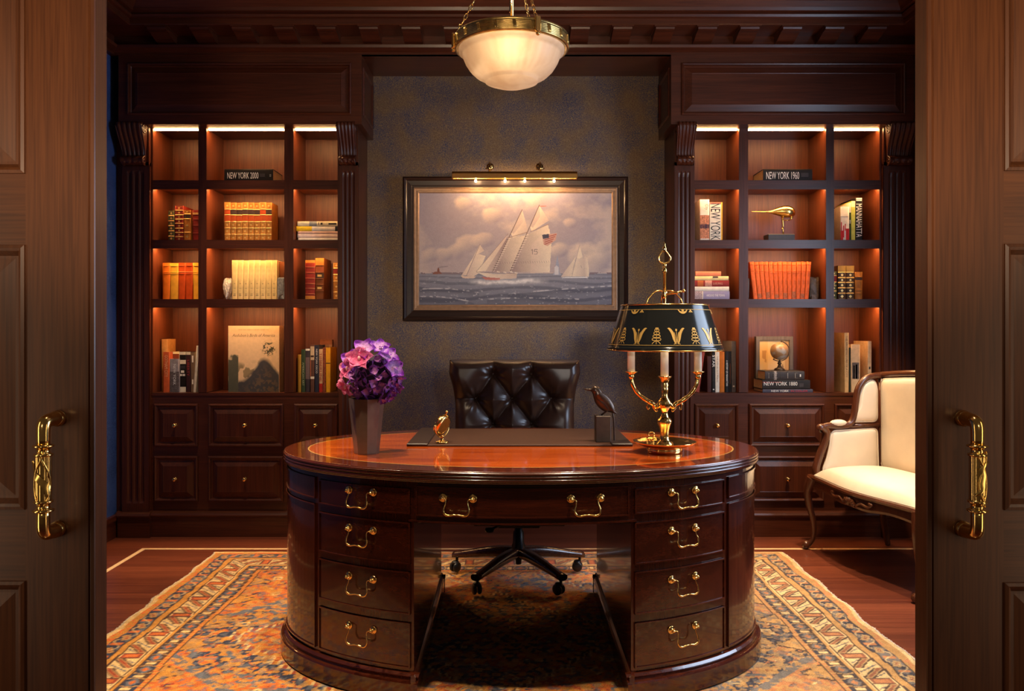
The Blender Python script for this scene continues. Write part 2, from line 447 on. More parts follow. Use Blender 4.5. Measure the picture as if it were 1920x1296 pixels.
mb.build('baseboard_left', W_CABY, kind='structure', label='dark wood baseboard along the blue left wall', cat='baseboard')
mb = MB()
mb.box(XR-.018, XR, 1.9, YF-.03, 0, .125); mb.box(XR-.026, XR, 1.9, YF-.03, .105, .135)
mb.build('baseboard_right', W_CABY, kind='structure', label='dark wood baseboard along the right wall', cat='baseboard')
mb = MB(); mb.box(-.86, .93, YW-.02, YW, 0, .125); mb.box(-.86, .93, YW-.028, YW, .105, .135)
mb.build('baseboard_back', W_CABX, kind='structure', label='dark wood baseboard under the papered back wall', cat='baseboard')

# cornice: profile (how far it stands out, z)
PROF = [(0, 2.853), (.012, 2.853), (.012, 2.866), (.05, 2.882), (.055, 2.897), (.028, 2.905), (.02, 2.907), (.02, 2.958), (.185, 2.962), (.19, 2.966), (.19, 2.996), (.205, 3.0), (.212, 3.012),
        (.205, 3.024), (.225, 3.028), (.232, 3.045), (.255, 3.07), (.30, 3.105), (.318, 3.125), (.325, 3.16), (0, 3.16)]
mb = MB(); YC = YH-.015
mb.prism([(YC+.025-d, z) for d, z in PROF[1:-1]]+[(YC+.045, 3.16), (YC+.045, 2.853)], 'x', XL, XR)
for s, xw in ((1, XL), (-1, XR)):
    poly = [(xw+s*(.02+d), z) for d, z in PROF[1:-1]]+[(xw+s*.001, 3.16), (xw+s*.001, 2.853)]
    mb.prism(poly, 'y', 1.95, YC+.02)
crn = mb.build('trim_1', W_CABX, kind='structure', label='dark wood cornice with a row of scroll brackets', cat='trim')
# the shallow soffit over the niche
mb = MB(); mb.box(-.875, .945, YH, YW, 2.853, 2.90)
mb.build('trim_2', W_CABX, kind='structure', label='dark wood soffit above the papered niche', cat='trim')
def modillion(xc):
    mb = MB(); w = .053; y1 = YC+.005; prof = []
    top, bot = 2.9605, 2.915
    yf = YC-.150
    prof = [(y1, top), (yf, top), (yf-.004, top-.008), (yf, top-.018), (yf+.014, top-.022)]
    for i in range(9):
        t = i/8; prof.append((yf+.014+t*(y1-yf-.03), top-.022-.028*(.5-.5*math.cos(PI*min(1, t*1.05)))))
    prof += [(y1-.010, bot-.010), (y1, bot-.010)]
    mb.prism(prof, 'x', xc-w, xc+w)
    mb.box(xc-w-.008, xc+w+.008, yf-.010, y1, top-.006, top+.001)
    return mb
for i in range(-1, 18):
    px = 292.5+79.6*i; x = PX(px, 4.53)
    if x-.06 < XL+.06 or x+.06 > XR-.06: continue
    modillion(x).build('modillion', W_CABX, crn)

# ------------------------------------------------------------------ bookcases
COLS = [(285, 372), (387, 533), (550, 634)]
ROWS = [(237, 338), (355, 450), (466, 561), (577, 737)]
kx = lambda px: PX(px, YF)
kz = lambda py: PZ(py, YF)
LEDC = (1.0, .53, .20)
LED = emit('led_strip_glow', LEDC, 62)
ZTOP = 2.4445
def fluted(mb, x0, x1, y, z0, z1, n=3):
    """pilaster shaft: board with n rounded flutes, each ending in a rounded stop"""
    wd = x1-x0; m = wd*.16; pitch = (wd-2*m)/n; fw = pitch*.42
    zs = [z0, z0+.05]+[z0+.05+.012*i for i in range(1, 4)]
    zt = [z1-.012*3-.05+.012*i for i in range(0, 3)]+[z1-.05, z1]
    Z = zs+zt
    def depth(z):
        a = min(1, max(0, (z-(z0+.05))/.03)); b = min(1, max(0, ((z1-.05)-z)/.03)); return math.sqrt(max(0, min(a, b)))
    xs = [x0]
    for k in range(n):
        c = x0+m+pitch*(k+.5)
        xs += [c-fw]+[c-fw*math.cos(PI*j/6) for j in range(1, 6)]+[c+fw]
    xs.append(x1)
    def off(x):
        for k in range(n):
            c = x0+m+pitch*(k+.5)
            if abs(x-c) < fw: return math.sqrt(1-((x-c)/fw)**2)*.010
        return 0
    pts = [[(x, y+off(x)*depth(z), z) for z in Z] for x in xs]
    mb.grid(pts, smooth=False)
    mb.box(x0, x1, y+.012, y+.03, z0, z1)
    return mb
def bookcase(name, label, mir):
    fx = (lambda x: mirx(x)) if mir else (lambda x: x)
    X = lambda px: fx(kx(px))
    root = thing(name, label, 'bookcase', (fx(kx(448)), YF+.1, 0), group='built-in bookcases')
    B = lambda mb, n, m=W_CAB, p=root, **k: mb.build(n, m, p, **k)
    # carcass: sides, back, plain fronts of the dividers
    mb = MB()
    mb.box(fx(XL+.0), X(285), YF, YW, .02, ZTOP); mb.box(X(634), X(672), YF, YW, .02, ZTOP)
    mb.box(X(285), X(634), YW-.012, YW, kz(745), ZTOP+.02, 1)
    B(mb, 'carcass', [W_CAB, W_CAB_LIT])
    for (a, b) in ((372, 387), (533, 550)):
        mb = MB(); mb.box(X(a), X(b), YF, YF+.012, kz(736), ZTOP); mb.box(X(a), X(b), YF+.012, YW-.012, kz(736), ZTOP, 1)
        B(mb, 'divider', [W_CAB, W_CAB_LIT])
    # lit inner cheeks
    sg_ = -1 if mir else 1
    mb = MB(); mb.box(X(285), X(285)+.004*sg_, YF+.004, YW-.012, kz(737), ZTOP); B(mb, 'cheek', W_CAB_LIT)
    mb = MB(); mb.box(X(634), X(634)-.004*sg_, YF+.004, YW-.012, kz(737), ZTOP); B(mb, 'cheek', W_CAB_LIT)
    # shelves; the front edge hangs a little lower than the board and hides the light strip
    for i in range(3):
        zt, zb = kz(ROWS[i][1]), kz(ROWS[i+1][0])
        for (a, b) in COLS:
            mb = MB(); mb.box(X(a), X(b), YF, YF+.014, zb, zt); mb.box(X(a), X(b), YF+.014, YW-.012, zb+.015, zt, 1)
            B(mb, 'shelf', [W_CABX, W_CAB_LIT])
            mb = MB(); mb.box(X(a)+(-.012 if mir else .012), X(b)+(.012 if mir else -.012), YF+.016, YF+.050, zb+.0095, zb+.0148)
            B(mb, 'light_strip', LED)
    for (a, b) in COLS:
        mb = MB(); mb.box(X(a)+(-.006 if mir else .006), X(b)+(.006 if mir else -.006), YF+.012, YF+.036, ZTOP-.005, ZTOP-.0002)
        B(mb, 'light_strip', LED)
    mb = MB(); mb.box(X(285), X(634), YF+.002, YW, ZTOP, ZTOP+.03, 0); B(mb, 'top_board', W_CABX)
    mb = MB()
    mb.box(X(285), X(634), YF-.004, YW-.012, kz(742), kz(737)); mb.box(X(285), X(634), YF, YF+.02, kz(757), kz(742))
    B(mb, 'worktop', W_CABX)
    # lower front with its drawers
    mb = MB(); mb.box(X(285), X(634), YF, YF+.02, .02, kz(757)); B(mb, 'lower_front', W_CABX)
    for (a, b) in ((290, 372), (391, 532), (552, 634)):
        for (t, u) in ((757, 837), (855, 940)):
            x0, x1 = sorted((X(a), X(b))); z0, z1 = kz(u), kz(t); y = YF-.001
            mb = MB()
            nested(mb, x0, x1, z0, z1, [(0, y), (.001, y-.012), (.008, y-.016), (.015, y-.012), (.019, y-.004), (.024, y-.003), (.028, y-.003), (.060, y-.020), (.062, y-.019)])
            d = B(mb, 'drawer', W_CAB)
            kb = MB(); c = ((x0+x1)/2, y-.019, (z0+z1)/2)
            kb.lathe([(0, .026), (.007, .026), (.012, .022), (.0125, .017), (.009, .012), (.005, .009), (.006, .003), (.011, .001), (.011, 0)], n=18, xf=Matrix.Translation(c) @ Matrix.Rotation(PI/2, 4, 'X'))
            B(kb, 'knob', BRASS, d)
    # plinth
    mb = MB(); y = YF-.03
    poly = [(y, 0), (y, .118), (y-.008, .122), (y-.010, .132), (y-.004, .142), (y+.012, .150), (YF+.01, .152), (YF+.01, 0)]
    mb.prism(poly, 'x', X(285), X(634))
    poly2 = [(p-.022, q) for p, q in poly[:-2]]+poly[-2:]
    mb.prism(poly2, 'x', X(228), X(288)); mb.prism(poly2, 'x', X(631), X(676)); mb.prism(poly, 'x', X(222), X(228))
    B(mb, 'plinth', W_CABX)
    # pilasters and corbels
    for (a, b) in ((233, 283), (637, 673)):
        x0, x1 = sorted((X(a), X(b)))
        mb = MB(); fluted(mb, x0, x1, YF-.028, .15, kz(306)); mb.box(x0, x1, YF-.028, YF, kz(312), kz(236))
        B(mb, 'pilaster', W_CAB)
        cx = (x0+x1)/2; wt = (x1-x0)/2-.004
        mb = MB(); zt, zb = kz(236), kz(313); rows = []
        S = []
        for i in range(41):
            t = i/40
            p = .022+.072*(.5+.5*math.cos(PI*min(1, t/.80)))
            if t < .12: p -= .022*(1-math.sqrt(max(0, 1-(1-t/.12)**2)))
            if t > .78: q = (t-.78)/.22; p = .022+.034*math.sin(PI*q)**.8
            wdt = wt*(1-.20*t)
            S.append((p, zt+(zb-zt)*t, wdt, t))
        nx = 33
        for j in range(nx):
            u = -1+2*j/(nx-1)
            rows.append([(cx+u*wd, YF-.028-p-(.010*abs(math.sin(2.5*PI*(u+1)))-.006 if t < .78 else .005*abs(math.cos(1.5*PI*(u+1)))), z) for (p, z, wd, t) in S])
        mb.grid(rows)
        for s in (-1, 1):
            side = [(cx+s*wd, YF-.028-p, z) for (p, z, wd, t) in S]; back = [(cx+s*wd, YF-.027, z) for (p, z, wd, t) in S]
            mb.grid([side, back], smooth=False)
            # volute on the cheek
            sp = []
            for k in range(40):
                th = k*.32; r = .030*(1-k/46); sp.append((cx+s*(wt*.985+.001), YF-.028-.052+r*math.cos(th), zt-.040+r*math.sin(th)))
            mb.tube(sp, .0045, 6)
            mb.ball((cx+s*wt*.96, YF-.08, zt-.040), .009, 10)
            mb.tube([(cx+s*wt*(1-.20*t)+s*.001, YF-.028-p+.004, z) for (p, z, wd, t) in S[4:]], .004, 6)
            sp = []
            for k in range(24):
                th = k*.36; r = .016*(1-k/28); sp.append((cx+s*(wt*.82+.001), YF-.028-.026+r*math.cos(th), zb+.020+r*math.sin(th)))
            mb.tube(sp, .004, 6)
        for j in range(4):
            u = -.72+.48*j; mb.ball((cx+u*wt*.84, YF-.028-.046, zb+.020), .0125, 10, sc=(1.1, .9, 1.1))
        B(mb, 'corbel', W_CAB)
    # header with a long moulded panel, also on its return
    hx0, hx1 = PX(222, YH), PX(678, YH)
    if mir: hx0, hx1 = sorted((fx(hx0), fx(hx1)))
    z0, z1 = PZ(233, YH), 2.853
    a, b = (PX(240, YH), PX(658, YH)); a, b = sorted((fx(a), fx(b))); pz0, pz1 = PZ(215, YH), PZ(119, YH)
    mb = MB(); mb.box(hx0, hx1, YH+.014, YF, z0, z1); mb.box(hx0, a, YH, YH+.0145, z0, z1); mb.box(b, hx1, YH, YH+.0145, z0, z1); mb.box(a, b, YH, YH+.0145, z0, pz0); mb.box(a, b, YH, YH+.0145, pz1, z1); mb.box(hx0, hx1, YF, YW, z0+.04, z1)
    so, si = (hx0, X(634)) if mir else (X(634), hx1)
    mb.box(so, si, YF, YW, z0, z0+.04)
    so, si = (X(285), hx1) if mir else (hx0, X(285))
    mb.box(so, si, YF, YW, z0, z0+.04)
    nested(mb, a, b, PZ(215, YH), PZ(119, YH), [(-.004, YH+.001), (-.002, YH-.008), (.004, YH-.012), (.010, YH-.009), (.013, YH+.006), (.017, YH+.011), (.021, YH+.011), (.058, YH-.005), (.061, YH-.004)])
    side = hx0 if mir else hx1; sg = -1 if mir else 1
    nested(mb, 0, .40-.09, z0+.06, z1-.06, [(0, 0), (.004, .006), (.012, .009), (.018, .006), (.024, .001), (.03, .001)], conv=lambda p: (side+sg*(p[1]+.0005), YH+.045+p[0], p[2]))
    B(mb, 'header', W_CABX)
    return root
bookcase('bookcase', 'built-in dark wood bookcase left of the sailing ship painting', False)
bookcase('bookcase', 'built-in dark wood bookcase right of the ship painting, behind the cream armchair', True)

# ------------------------------------------------------------------ doors (open double doors at the front)
YD = 1.80
def door(name, label, s, x_edge, px_pan, rows):
    """s=-1 left leaf, +1 right leaf"""
    xo = s*2.2
    mb = MB()
    xe = x_edge
    q = lambda px: PX(px, YD)
    # stile towards the opening, with a stepped astragal
    cuts = [(0, .0), (.0015, -.003), (.009, -.0035), (.0115, .002), (.014, .003), (.0165, .0)]
    inner = abs(q(px_pan))
    st = [(xe+s*d, YD+y) for d, y in cuts]
    poly = [(xe, YD+.05)]+st+[(s*inner, YD), (s*inner, YD+.05)]
    mb.prism(poly, 'z', .005, 2.84)
    # rails and panels
    edges = [.005]+[z for r in rows for z in r]+[2.84]
    for i in range(0, len(edges), 2):
        mb.box(s*inner, xo, YD, YD+.05, edges[i], edges[i+1], 1)
    for (z0, z1) in rows:
        x0, x1 = sorted((s*inner, xo+s*.2))
        nested(mb, x0, x1, z0, z1, [(0, YD), (.001, YD-.004), (.008, YD-.006), (.014, YD-.002), (.020, YD+.006), (.024, YD+.012), (.030, YD+.012), (.075, YD+.003), (.078, YD+.004)])
    d = mb.build(name, [W_DOOR, W_DOORX], kind='structure', label=label, cat='door', org=(s*1.5, YD, 0))
    # long brass pull
    zc1, zc0 = PZ(784, YD), PZ(991, YD); xm = s*1.016; yb = YD-.060
    mb = MB()
    path = [(xm, YD+.001, zc1+.002), (xm, YD-.02, zc1+.001)]+[tuple(p) for p in bez((xm, YD-.03, zc1), (xm, yb-.004, zc1-.001), (xm, yb, zc1-.004), (xm, yb, zc1-.055), 10)]
    mb.tube(path, [.0165, .0165]+[.0155-.002*math.sin(i/10*PI/2) for i in range(11)], 16)
    path = [(xm, p[1], zc0+zc1-p[2]) for p in path]
    mb.tube(path, [.0165, .0165]+[.0155-.002*math.sin(i/10*PI/2) for i in range(11)], 16)
    zt, zb = zc1-.055, zc0+.055
    mb.lathe([(.013, 0), (.021, .002), (.022, .005), (.015, .008), (.0125, .013), (.014, .019), (.020, .022), (.0195, .025), (.0165, .027)], (xm, yb, zb-.005), 20)
    mb.lathe([(.013, 0), (.021, -.002), (.022, -.005), (.015, -.008), (.0125, -.013), (.014, -.019), (.020, -.022), (.0195, -.025), (.0165, -.027)], (xm, yb, zt+.005), 20)
    mb.lathe([(.0165, zb+.020), (.0165, zt-.020)], (xm, yb, 0), 64, rmod=lambda r, t, z: r-.0015*(.5+.5*math.cos(16*t)))
    for e in ((zc1), (zc0)):
        mb.lathe([(0, .022), (.014, .018), (.0185, .008), (.0185, 0), (.016, -.003)], n=18, xf=Matrix.Translation((xm, YD-.002, e)) @ Matrix.Rotation(PI/2, 4, 'X'))
    h = mb.build('pull_handle', BRASS, d)
    # twisted leaf winding over the fluted grip
    mb = MB(); pl, pr = [], []
    for i in range(25):
        t = i/24; a = -PI/2+s*-1*(.9-1.9*t)+.5*math.sin(2*PI*t); w = .010*math.sin(PI*t)**.7+.001
        z = zb+.03+(zt-zb-.06)*t
        for l, e in ((pl, -w/.018), (pr, w/.018)):
            l.append((xm+.0178*math.cos(a+e), yb+.0178*math.sin(a+e), z))
    mb.grid([pl, [((a[0]+b[0])/2+(((a[0]+b[0])/2)-xm)*.22, (a[1]+b[1])/2+((a[1]+b[1])/2-yb)*.22, a[2]) for a, b in zip(pl, pr)], pr])
    for ph in (0, PI):
        mb.tube([(xm+.0165*math.cos(-PI/2+ph*.18+s*.9*math.sin(4*t+ph)), yb+.0165*math.sin(-PI/2+ph*.18+s*.9*math.sin(4*t+ph)), zb+.01+(zt-zb-.02)*t) for t in [i/24 for i in range(25)]], .002, 6)
    mb.build('leaf_ornament', GOLD, h)
    return d
DR = [(.10, PZ(1089, YD)), (PZ(956, YD), PZ(459, YD)), (PZ(326, YD), 2.70)]
door('door_1', 'open panelled walnut door leaf at left with brass pull', -1, PX(200, YD+.05), 48, DR)
DR2 = [(.10, PZ(1092, YD)), (PZ(957, YD), PZ(457, YD)), (PZ(321, YD), 2.70)]
door('door_2', 'open panelled walnut door leaf at right with brass pull', 1, PX(1716, YD+.05), 1882, DR2)
# ------------------------------------------------------------------ oval desk
DX, DY, DA, DB, DZ = .040, 3.175, .927, .590, .776
def EP(phi, off, z):
    """point on the oval, phi = 0 at the front, off outward along the normal"""
    s, c = math.sin(phi), math.cos(phi)
    nx, ny = s/DA, -c/DB; l = math.hypot(nx, ny)
    return Vector((DX+DA*s+off*nx/l, DY-DB*c+off*ny/l, z))
def EN(phi):
    nx, ny = math.sin(phi)/DA, -math.cos(phi)/DB; l = math.hypot(nx, ny)
    return Vector((nx/l, ny/l, 0))
def phi_of(px, off):
    lo, hi = -1.25, 1.25; u = (px-VX)/F
    for _ in range(50):
        m = (lo+hi)/2; p = EP(m, off, 0)
        if p.x/p.y < u: lo = m
        else: hi = m
    return m
BO = -.018                                   # body face, inside the edge of the top
def slab(mb, f0, f1, z0, z1, o0, o1, n=14, mi=0):
    """curved board between two angles, from offset o0 (back) to o1 (front)"""
    rows = []
    for i in range(n+1):
        f = f0+(f1-f0)*i/n
        rows.append([EP(f, o0, z0), EP(f, o1, z0), EP(f, o1, z1), EP(f, o0, z1)])
    mb.grid(rows, mi, False, False, True)
    mb.add(rows[0], [(0, 1, 2, 3)], mi); mb.add(rows[-1], [(3, 2, 1, 0)], mi)
    return mb
def cockbead(mb, f0, f1, z0, z1, o, w=.0045, p=.006, mi=0):
    df = w/ (DA*.85)
    slab(mb, f0, f1, z0, z0+w, o-.004, o+p, 16, mi); slab(mb, f0, f1, z1-w, z1, o-.004, o+p, 16, mi)
    slab(mb, f0, f0+df, z0, z1, o-.004, o+p, 1, mi); slab(mb, f1-df, f1, z0, z1, o-.004, o+p, 1, mi)
desk = thing('oval_desk', 'glossy oval mahogany pedestal desk with brass drawer handles on the patterned rug', 'desk', (DX, DY, 0))
# top: orange field, pale line, darker crossbanded border; reeded edge
def desktop_mat():
    m, nt, b = new_mat('desk_top_veneer'); pset(b, rough=.16, coat=.8, coatr=.04); L = nt.links.new
    tc = N(nt, 'ShaderNodeTexCoord'); sp = N(nt, 'ShaderNodeSeparateXYZ'); L(tc.outputs['Object'], sp.inputs[0])
    def M(op, a, c=None, d=None):
        n = N(nt, 'ShaderNodeMath', operation=op)
        for i, q in enumerate((a, c, d)):
            if q is None: continue
            if isinstance(q, (int, float)): n.inputs[i].default_value = q
            else: L(q, n.inputs[i])
        return n.outputs[0]
    w = .098
    def ell(k):
        return M('SQRT', M('ADD', M('POWER', M('DIVIDE', sp.outputs[0], DA-k), 2), M('POWER', M('DIVIDE', sp.outputs[1], DB-k), 2)))
    fin = M('LESS_THAN', ell(w), 1.0); fl = M('LESS_THAN', ell(w-.0055), 1.0)
    mp = N(nt, 'ShaderNodeMapping'); mp.inputs['Scale'].default_value = (2.2, 34, 1); L(tc.outputs['Object'], mp.inputs['Vector'])
    n1 = N(nt, 'ShaderNodeTexNoise'); n1.inputs['Scale'].default_value = 1; n1.inputs['Detail'].default_value = 6; n1.inputs['Distortion'].default_value = .3; L(mp.outputs[0], n1.inputs['Vector'])
    r1 = N(nt, 'ShaderNodeValToRGB'); e = r1.color_ramp.elements; e[0].position = .33; e[1].position = .68; e[0].color = (.30, .040, .005, 1); e[1].color = (.52, .095, .011, 1)
    L(n1.outputs['Fac'], r1.inputs['Fac'])
    # crossbanding: grain runs outwards, so it varies with the angle
    an = M('ARCTAN2', M('DIVIDE', sp.outputs[1], DB), M('DIVIDE', sp.outputs[0], DA))
    cb = N(nt, 'ShaderNodeCombineXYZ'); L(M('MULTIPLY', an, 60), cb.inputs[0]); L(M('MULTIPLY', ell(0), 6), cb.inputs[1])
    n2 = N(nt, 'ShaderNodeTexNoise'); n2.inputs['Scale'].default_value = 1; n2.inputs['Detail'].default_value = 4; L(cb.outputs[0], n2.inputs['Vector'])
    r2 = N(nt, 'ShaderNodeValToRGB'); e = r2.color_ramp.elements; e[0].position = .35; e[1].position = .65; e[0].color = (.050, .0075, .0022, 1); e[1].color = (.11, .0165, .004, 1)
    L(n2.outputs['Fac'], r2.inputs['Fac'])
    a = N(nt, 'ShaderNodeMix', data_type='RGBA'); L(fl, a.inputs[0]); L(r2.outputs['Color'], a.inputs[6]); a.inputs[7].default_value = (.62, .36, .09, 1)
    c = N(nt, 'ShaderNodeMix', data_type='RGBA'); L(fin, c.inputs[0]); L(a.outputs[2], c.inputs[6]); L(r1.outputs['Color'], c.inputs[7])
    L(c.outputs[2], b.inputs['Base Color'])
    return m
mb = MB(); NE = 160
prof = [(-.030, -.040), (-.004, -.040), (-.004, -.036)]
for k in range(3):
    zc = -.030+k*.0105
    prof += [(.0045*math.cos(a)-.0045+.0005, zc+.0050*math.sin(a)) for a in [(-PI/2+PI*j/6) for j in range(7)]]
prof += [(-.004, -.001), (-.0065, 0)]
rows = [[EP(2*PI*i/NE, o, DZ+z) for (o, z) in prof] for i in range(NE)]
mb.grid(rows, 1, True, True, False)
ring = [EP(2*PI*i/NE, -.0065, DZ) for i in range(NE)]
mb.add(ring+[(DX, DY, DZ)], [(i, (i+1) % NE, NE) for i in range(NE)], 0)
ring = [EP(2*PI*i/NE, -.030, DZ-.040) for i in range(NE)]
mb.add(ring+[(DX, DY, DZ-.040)], [(i, NE, (i+1) % NE) for i in range(NE)], 1)
mb.build('desk_top', [desktop_mat(), W_DESKX], desk)
# angles
P0 = -phi_of(779, BO); P1 = -phi_of(770, BO); P2 = -phi_of(600, BO); P3 = -phi_of(593, BO); P4 = -phi_of(587, BO)
P_END = 1.80
ROWZ = [(.626, .711), (.459, .598), (.293, .434), (.115, .265)]
ZB, ZT = .088, DZ-.040
inx = .357
fi = math.asin(inx/ (DA+BO))
def bail(mb_handle, c, t, n, half=.05, drop=.052):
    """swan-neck bail handle: c centre between the roses on the face, t tangent, n outward"""
    up = Vector((0, 0, 1))
    def L(u, z, d): return c+t*u+up*z+n*d
    for s in (-1, 1):
        rot = Matrix((( t.x, up.x, n.x, 0), (t.y, up.y, n.y, 0), (t.z, up.z, n.z, 0), (0, 0, 0, 1)))
        xf = Matrix.Translation(L(s*half, 0, 0)) @ rot
        mb_handle.lathe([(.0135, -.001), (.0135, .002), (.012, .0035), (.0095, .003), (.008, .0045), (.005, .005), (.0038, .010), (.0052, .014), (.0048, .018), (.002, .020), (0, .0205)], n=16, xf=xf)
    pts = [(-half, -.001, .0155), (-half+.008, .0005, .0175), (-half+.0135, -.004, .0195), (-half+.0125, -.016, .0225), (-half+.0085, -.028, .026), (-half+.0085, -drop+.012, .028), (-half+.015, -drop+.0035, .029), (-half+.026, -drop+.001, .0295), (-.010, -drop+.0035, .0300), (0, -drop+.004, .0300)]
    pts = pts+[(-u, z, d) for u, z, d in pts[-2::-1]]
    path = spline([L(*p) for p in pts], 5)
    m = len(path); rad = [.0019+.0021*max(0, 1-abs(abs(i/(m-1)-.5)-.16)/.16) if abs(i/(m-1)-.5) < .36 else .0019 for i in range(m)]
    mb_handle.tube(path, rad, 8)
def place_handle(parent, phi, z, off, half=.05, drop=.052):
    hb = MB(); c = EP(phi, off, z); n = EN(phi); t = Vector((-n.y, n.x, 0))
    bail(hb, c, t, n, half, drop)
    return hb.build('handle', BRASS, parent)
for s in (-1, 1):
    # pedestal carcass
    mb = MB(); poly = []
    NP = 48
    for i in range(NP+1):
        f = fi+(PI-2*fi)*i/NP
        p = EP(s*f, BO, 0); poly.append((p.x, p.y))
    mb.prism(poly, 'z', .022, ZT+.002)
    ped = mb.build('pedestal', W_DESK, desk)
    # plinth with a moulded top
    mb = MB(); fb = math.asin((inx-.010)/(DA+.012))
    pr = [(.006, .0125), (.010, .016), (.010, .074), (.007, .080), (-.002, .082), (-.004, .088), (-.001, .094), (-.008, .101), (BO+.001, .104)]
    rows = [[EP(s*(fb+(PI-2*fb)*i/NP), o, z) for (o, z) in pr] for i in range(NP+1)]
    mb.grid(rows, 0, False)
    xin = DX+s*(inx-.010)
    ya, yb_ = rows[0][0].y, rows[-1][0].y
    mb.prism([(xin-s*d, z) for d, z in [(0, .0125), (.0, .074), (-.004, .082), (-.003, .092), (-.010, .104), (-.02, .104), (-.02, .0125)]], 'y', ya, yb_)
    mb.build('plinth', W_DESKX, ped)
    # four drawers
    for (z0, z1) in ROWZ:
        mb = MB(); a, b_ = s*P1, s*P2
        slab(mb, min(a, b_), max(a, b_), z0, z1, BO-.01, BO+.003, 16)
        cockbead(mb, min(a, b_), max(a, b_), z0, z1, BO, p=.0075)
        d = mb.build('drawer', W_DESKX, desk)
        pc = -phi_of(678, BO)
        place_handle(d, s*pc, z0+(z1-z0)*.70+(.006 if z1 < .3 else .004), BO+.003)
    # two panels on the rounded end, one above the other
    for (z0, z1) in ((.640, .716), (.115, .622)):
        mb = MB(); a, b_ = s*P3, s*P_END
        slab(mb, min(a, b_), max(a, b_), z0, z1, BO-.01, BO+.003, 24)
        cockbead(mb, min(a, b_), max(a, b_), z0, z1, BO, p=.0075)
        mb.build('end_panel', W_DESK, desk)
# apron with the centre drawer
mb = MB(); slab(mb, -fi-.02, fi+.02, .602, ZT+.002, BO-.03, BO, 24)
slab(mb, -fi-.02, fi+.02, .602, .608, BO-.005, BO+.006, 24)
mb.build('apron', W_DESKX, desk)
mb = MB(); slab(mb, PI-fi-.02, PI+fi+.02, .602, ZT+.002, BO-.03, BO, 24); mb.build('rear_apron', W_DESKX, desk)
mb = MB(); a = -P0*1.0+.004
slab(mb, a, -a, .623, .722, BO-.01, BO+.003, 24); cockbead(mb, a, -a, .623, .722, BO, p=.0075)
d = mb.build('drawer', W_DESKX, desk)
for px in (859, 1098):
    place_handle(d, phi_of(px, BO), .686, BO+.003)

# ------------------------------------------------------------------ desk pad
YB0, YB1 = 3.155, 3.67
LEA = plain('pad_leather', (.050, .021, .012), rough=.5, var=.15, vscale=60, bump=.12, bscale=500, spec=.2)
LEA2 = plain('pad_leather_ends', (.022, .012, .010), rough=.42, var=.15, vscale=60, bump=.12, bscale=500, spec=.3)
pad = thing('desk_pad', 'dark brown leather desk pad with end bars on the desk top', 'desk pad', (.03, 3.4, DZ))
x0, x1 = PX(762, YB0), PX(1187, YB0)
mb = MB(); mb.box(x0, x1, YB0, YB1, DZ+.0005, DZ+.0075, bev=.002); mb.build('pad_base', LEA, pad)
for a, b_ in ((x0, x0+.085), (x1-.085, x1)):
    mb = MB(); mb.box(a, b_, YB0-.001, YB1+.001, DZ+.006, DZ+.012, bev=.003); mb.build('end_bar', LEA2, pad)
PADZ = DZ+.0076

# ------------------------------------------------------------------ vase and flowers
VYD = 2.985; vx = PX(687.5, VYD)
VASE = plain('vase_glaze', (.150, .105, .080), rough=.32, metal=.15, var=.08, coat=.1)
vase = thing('vase', 'tall dark grey faceted vase holding purple flowers on the desk', 'vase', (vx, VYD, DZ))
mb = MB(); rb, rt, vh = .045, .0665, PZ(747, VYD)-DZ
def poly8(r, z, n=8, a0=.22): return [(vx+r*math.cos(a0+2*PI*k/n), VYD+r*math.sin(a0+2*PI*k/n), DZ+z) for k in range(n)]
mb.grid([poly8(.001, .0), poly8(rb, .0), poly8(rb+.0012, .004), poly8(rt, vh), poly8(rt-.004, vh), poly8(rb-.004, .012), poly8(.001, .012)], 0, False, False, True)
mb.build('vessel', VASE, vase)
def petal_mat(name, cin, cout, rad, sss=.15):
    m, nt, b = new_mat(name); pset(b, rough=.55, spec=.3, sheen=.1); L = nt.links.new
    a = N(nt, 'ShaderNodeAttribute', attribute_name='pt'); rm = N(nt, 'ShaderNodeValToRGB')
    rm.color_ramp.elements[0].color = tuple(cin)+(1,); rm.color_ramp.elements[1].color = tuple(cout)+(1,); rm.color_ramp.elements[0].position = .1; rm.color_ramp.elements[1].position = .75
    L(a.outputs['Fac'], rm.inputs['Fac'])
    tc = N(nt, 'ShaderNodeTexCoord'); no = N(nt, 'ShaderNodeTexNoise'); no.inputs['Scale'].default_value = 180; L(tc.outputs['Object'], no.inputs['Vector'])
    r2 = N(nt, 'ShaderNodeValToRGB'); r2.color_ramp.elements[0].color = (.6, .6, .6, 1); r2.color_ramp.elements[0].position = .3; r2.color_ramp.elements[1].position = .6; L(no.outputs['Fac'], r2.inputs['Fac'])
    mc = N(nt, 'ShaderNodeMix', data_type='RGBA', blend_type='MULTIPLY'); mc.inputs[0].default_value = 1; L(rm.outputs['Color'], mc.inputs[6]); L(r2.outputs['Color'], mc.inputs[7])
    L(mc.outputs[2], b.inputs['Base Color'])
    tr = N(nt, 'ShaderNodeBsdfTranslucent'); L(mc.outputs[2], tr.inputs['Color']); ms = N(nt, 'ShaderNodeMixShader'); ms.inputs[0].default_value = .25
    L(b.outputs[0], ms.inputs[1]); L(tr.outputs[0], ms.inputs[2]); L(ms.outputs[0], nt.nodes['Material Output'].inputs[0])
    return m
M_HYD = petal_mat('hydrangea_petals', (.62, .25, .62), (.24, .05, .46), 1)
M_ORC = petal_mat('orchid_petals', (.80, .50, .86), (.36, .07, .72), 1)
M_PINK = petal_mat('pink_petals', (.72, .03, .20), (.90, .27, .52), 1)
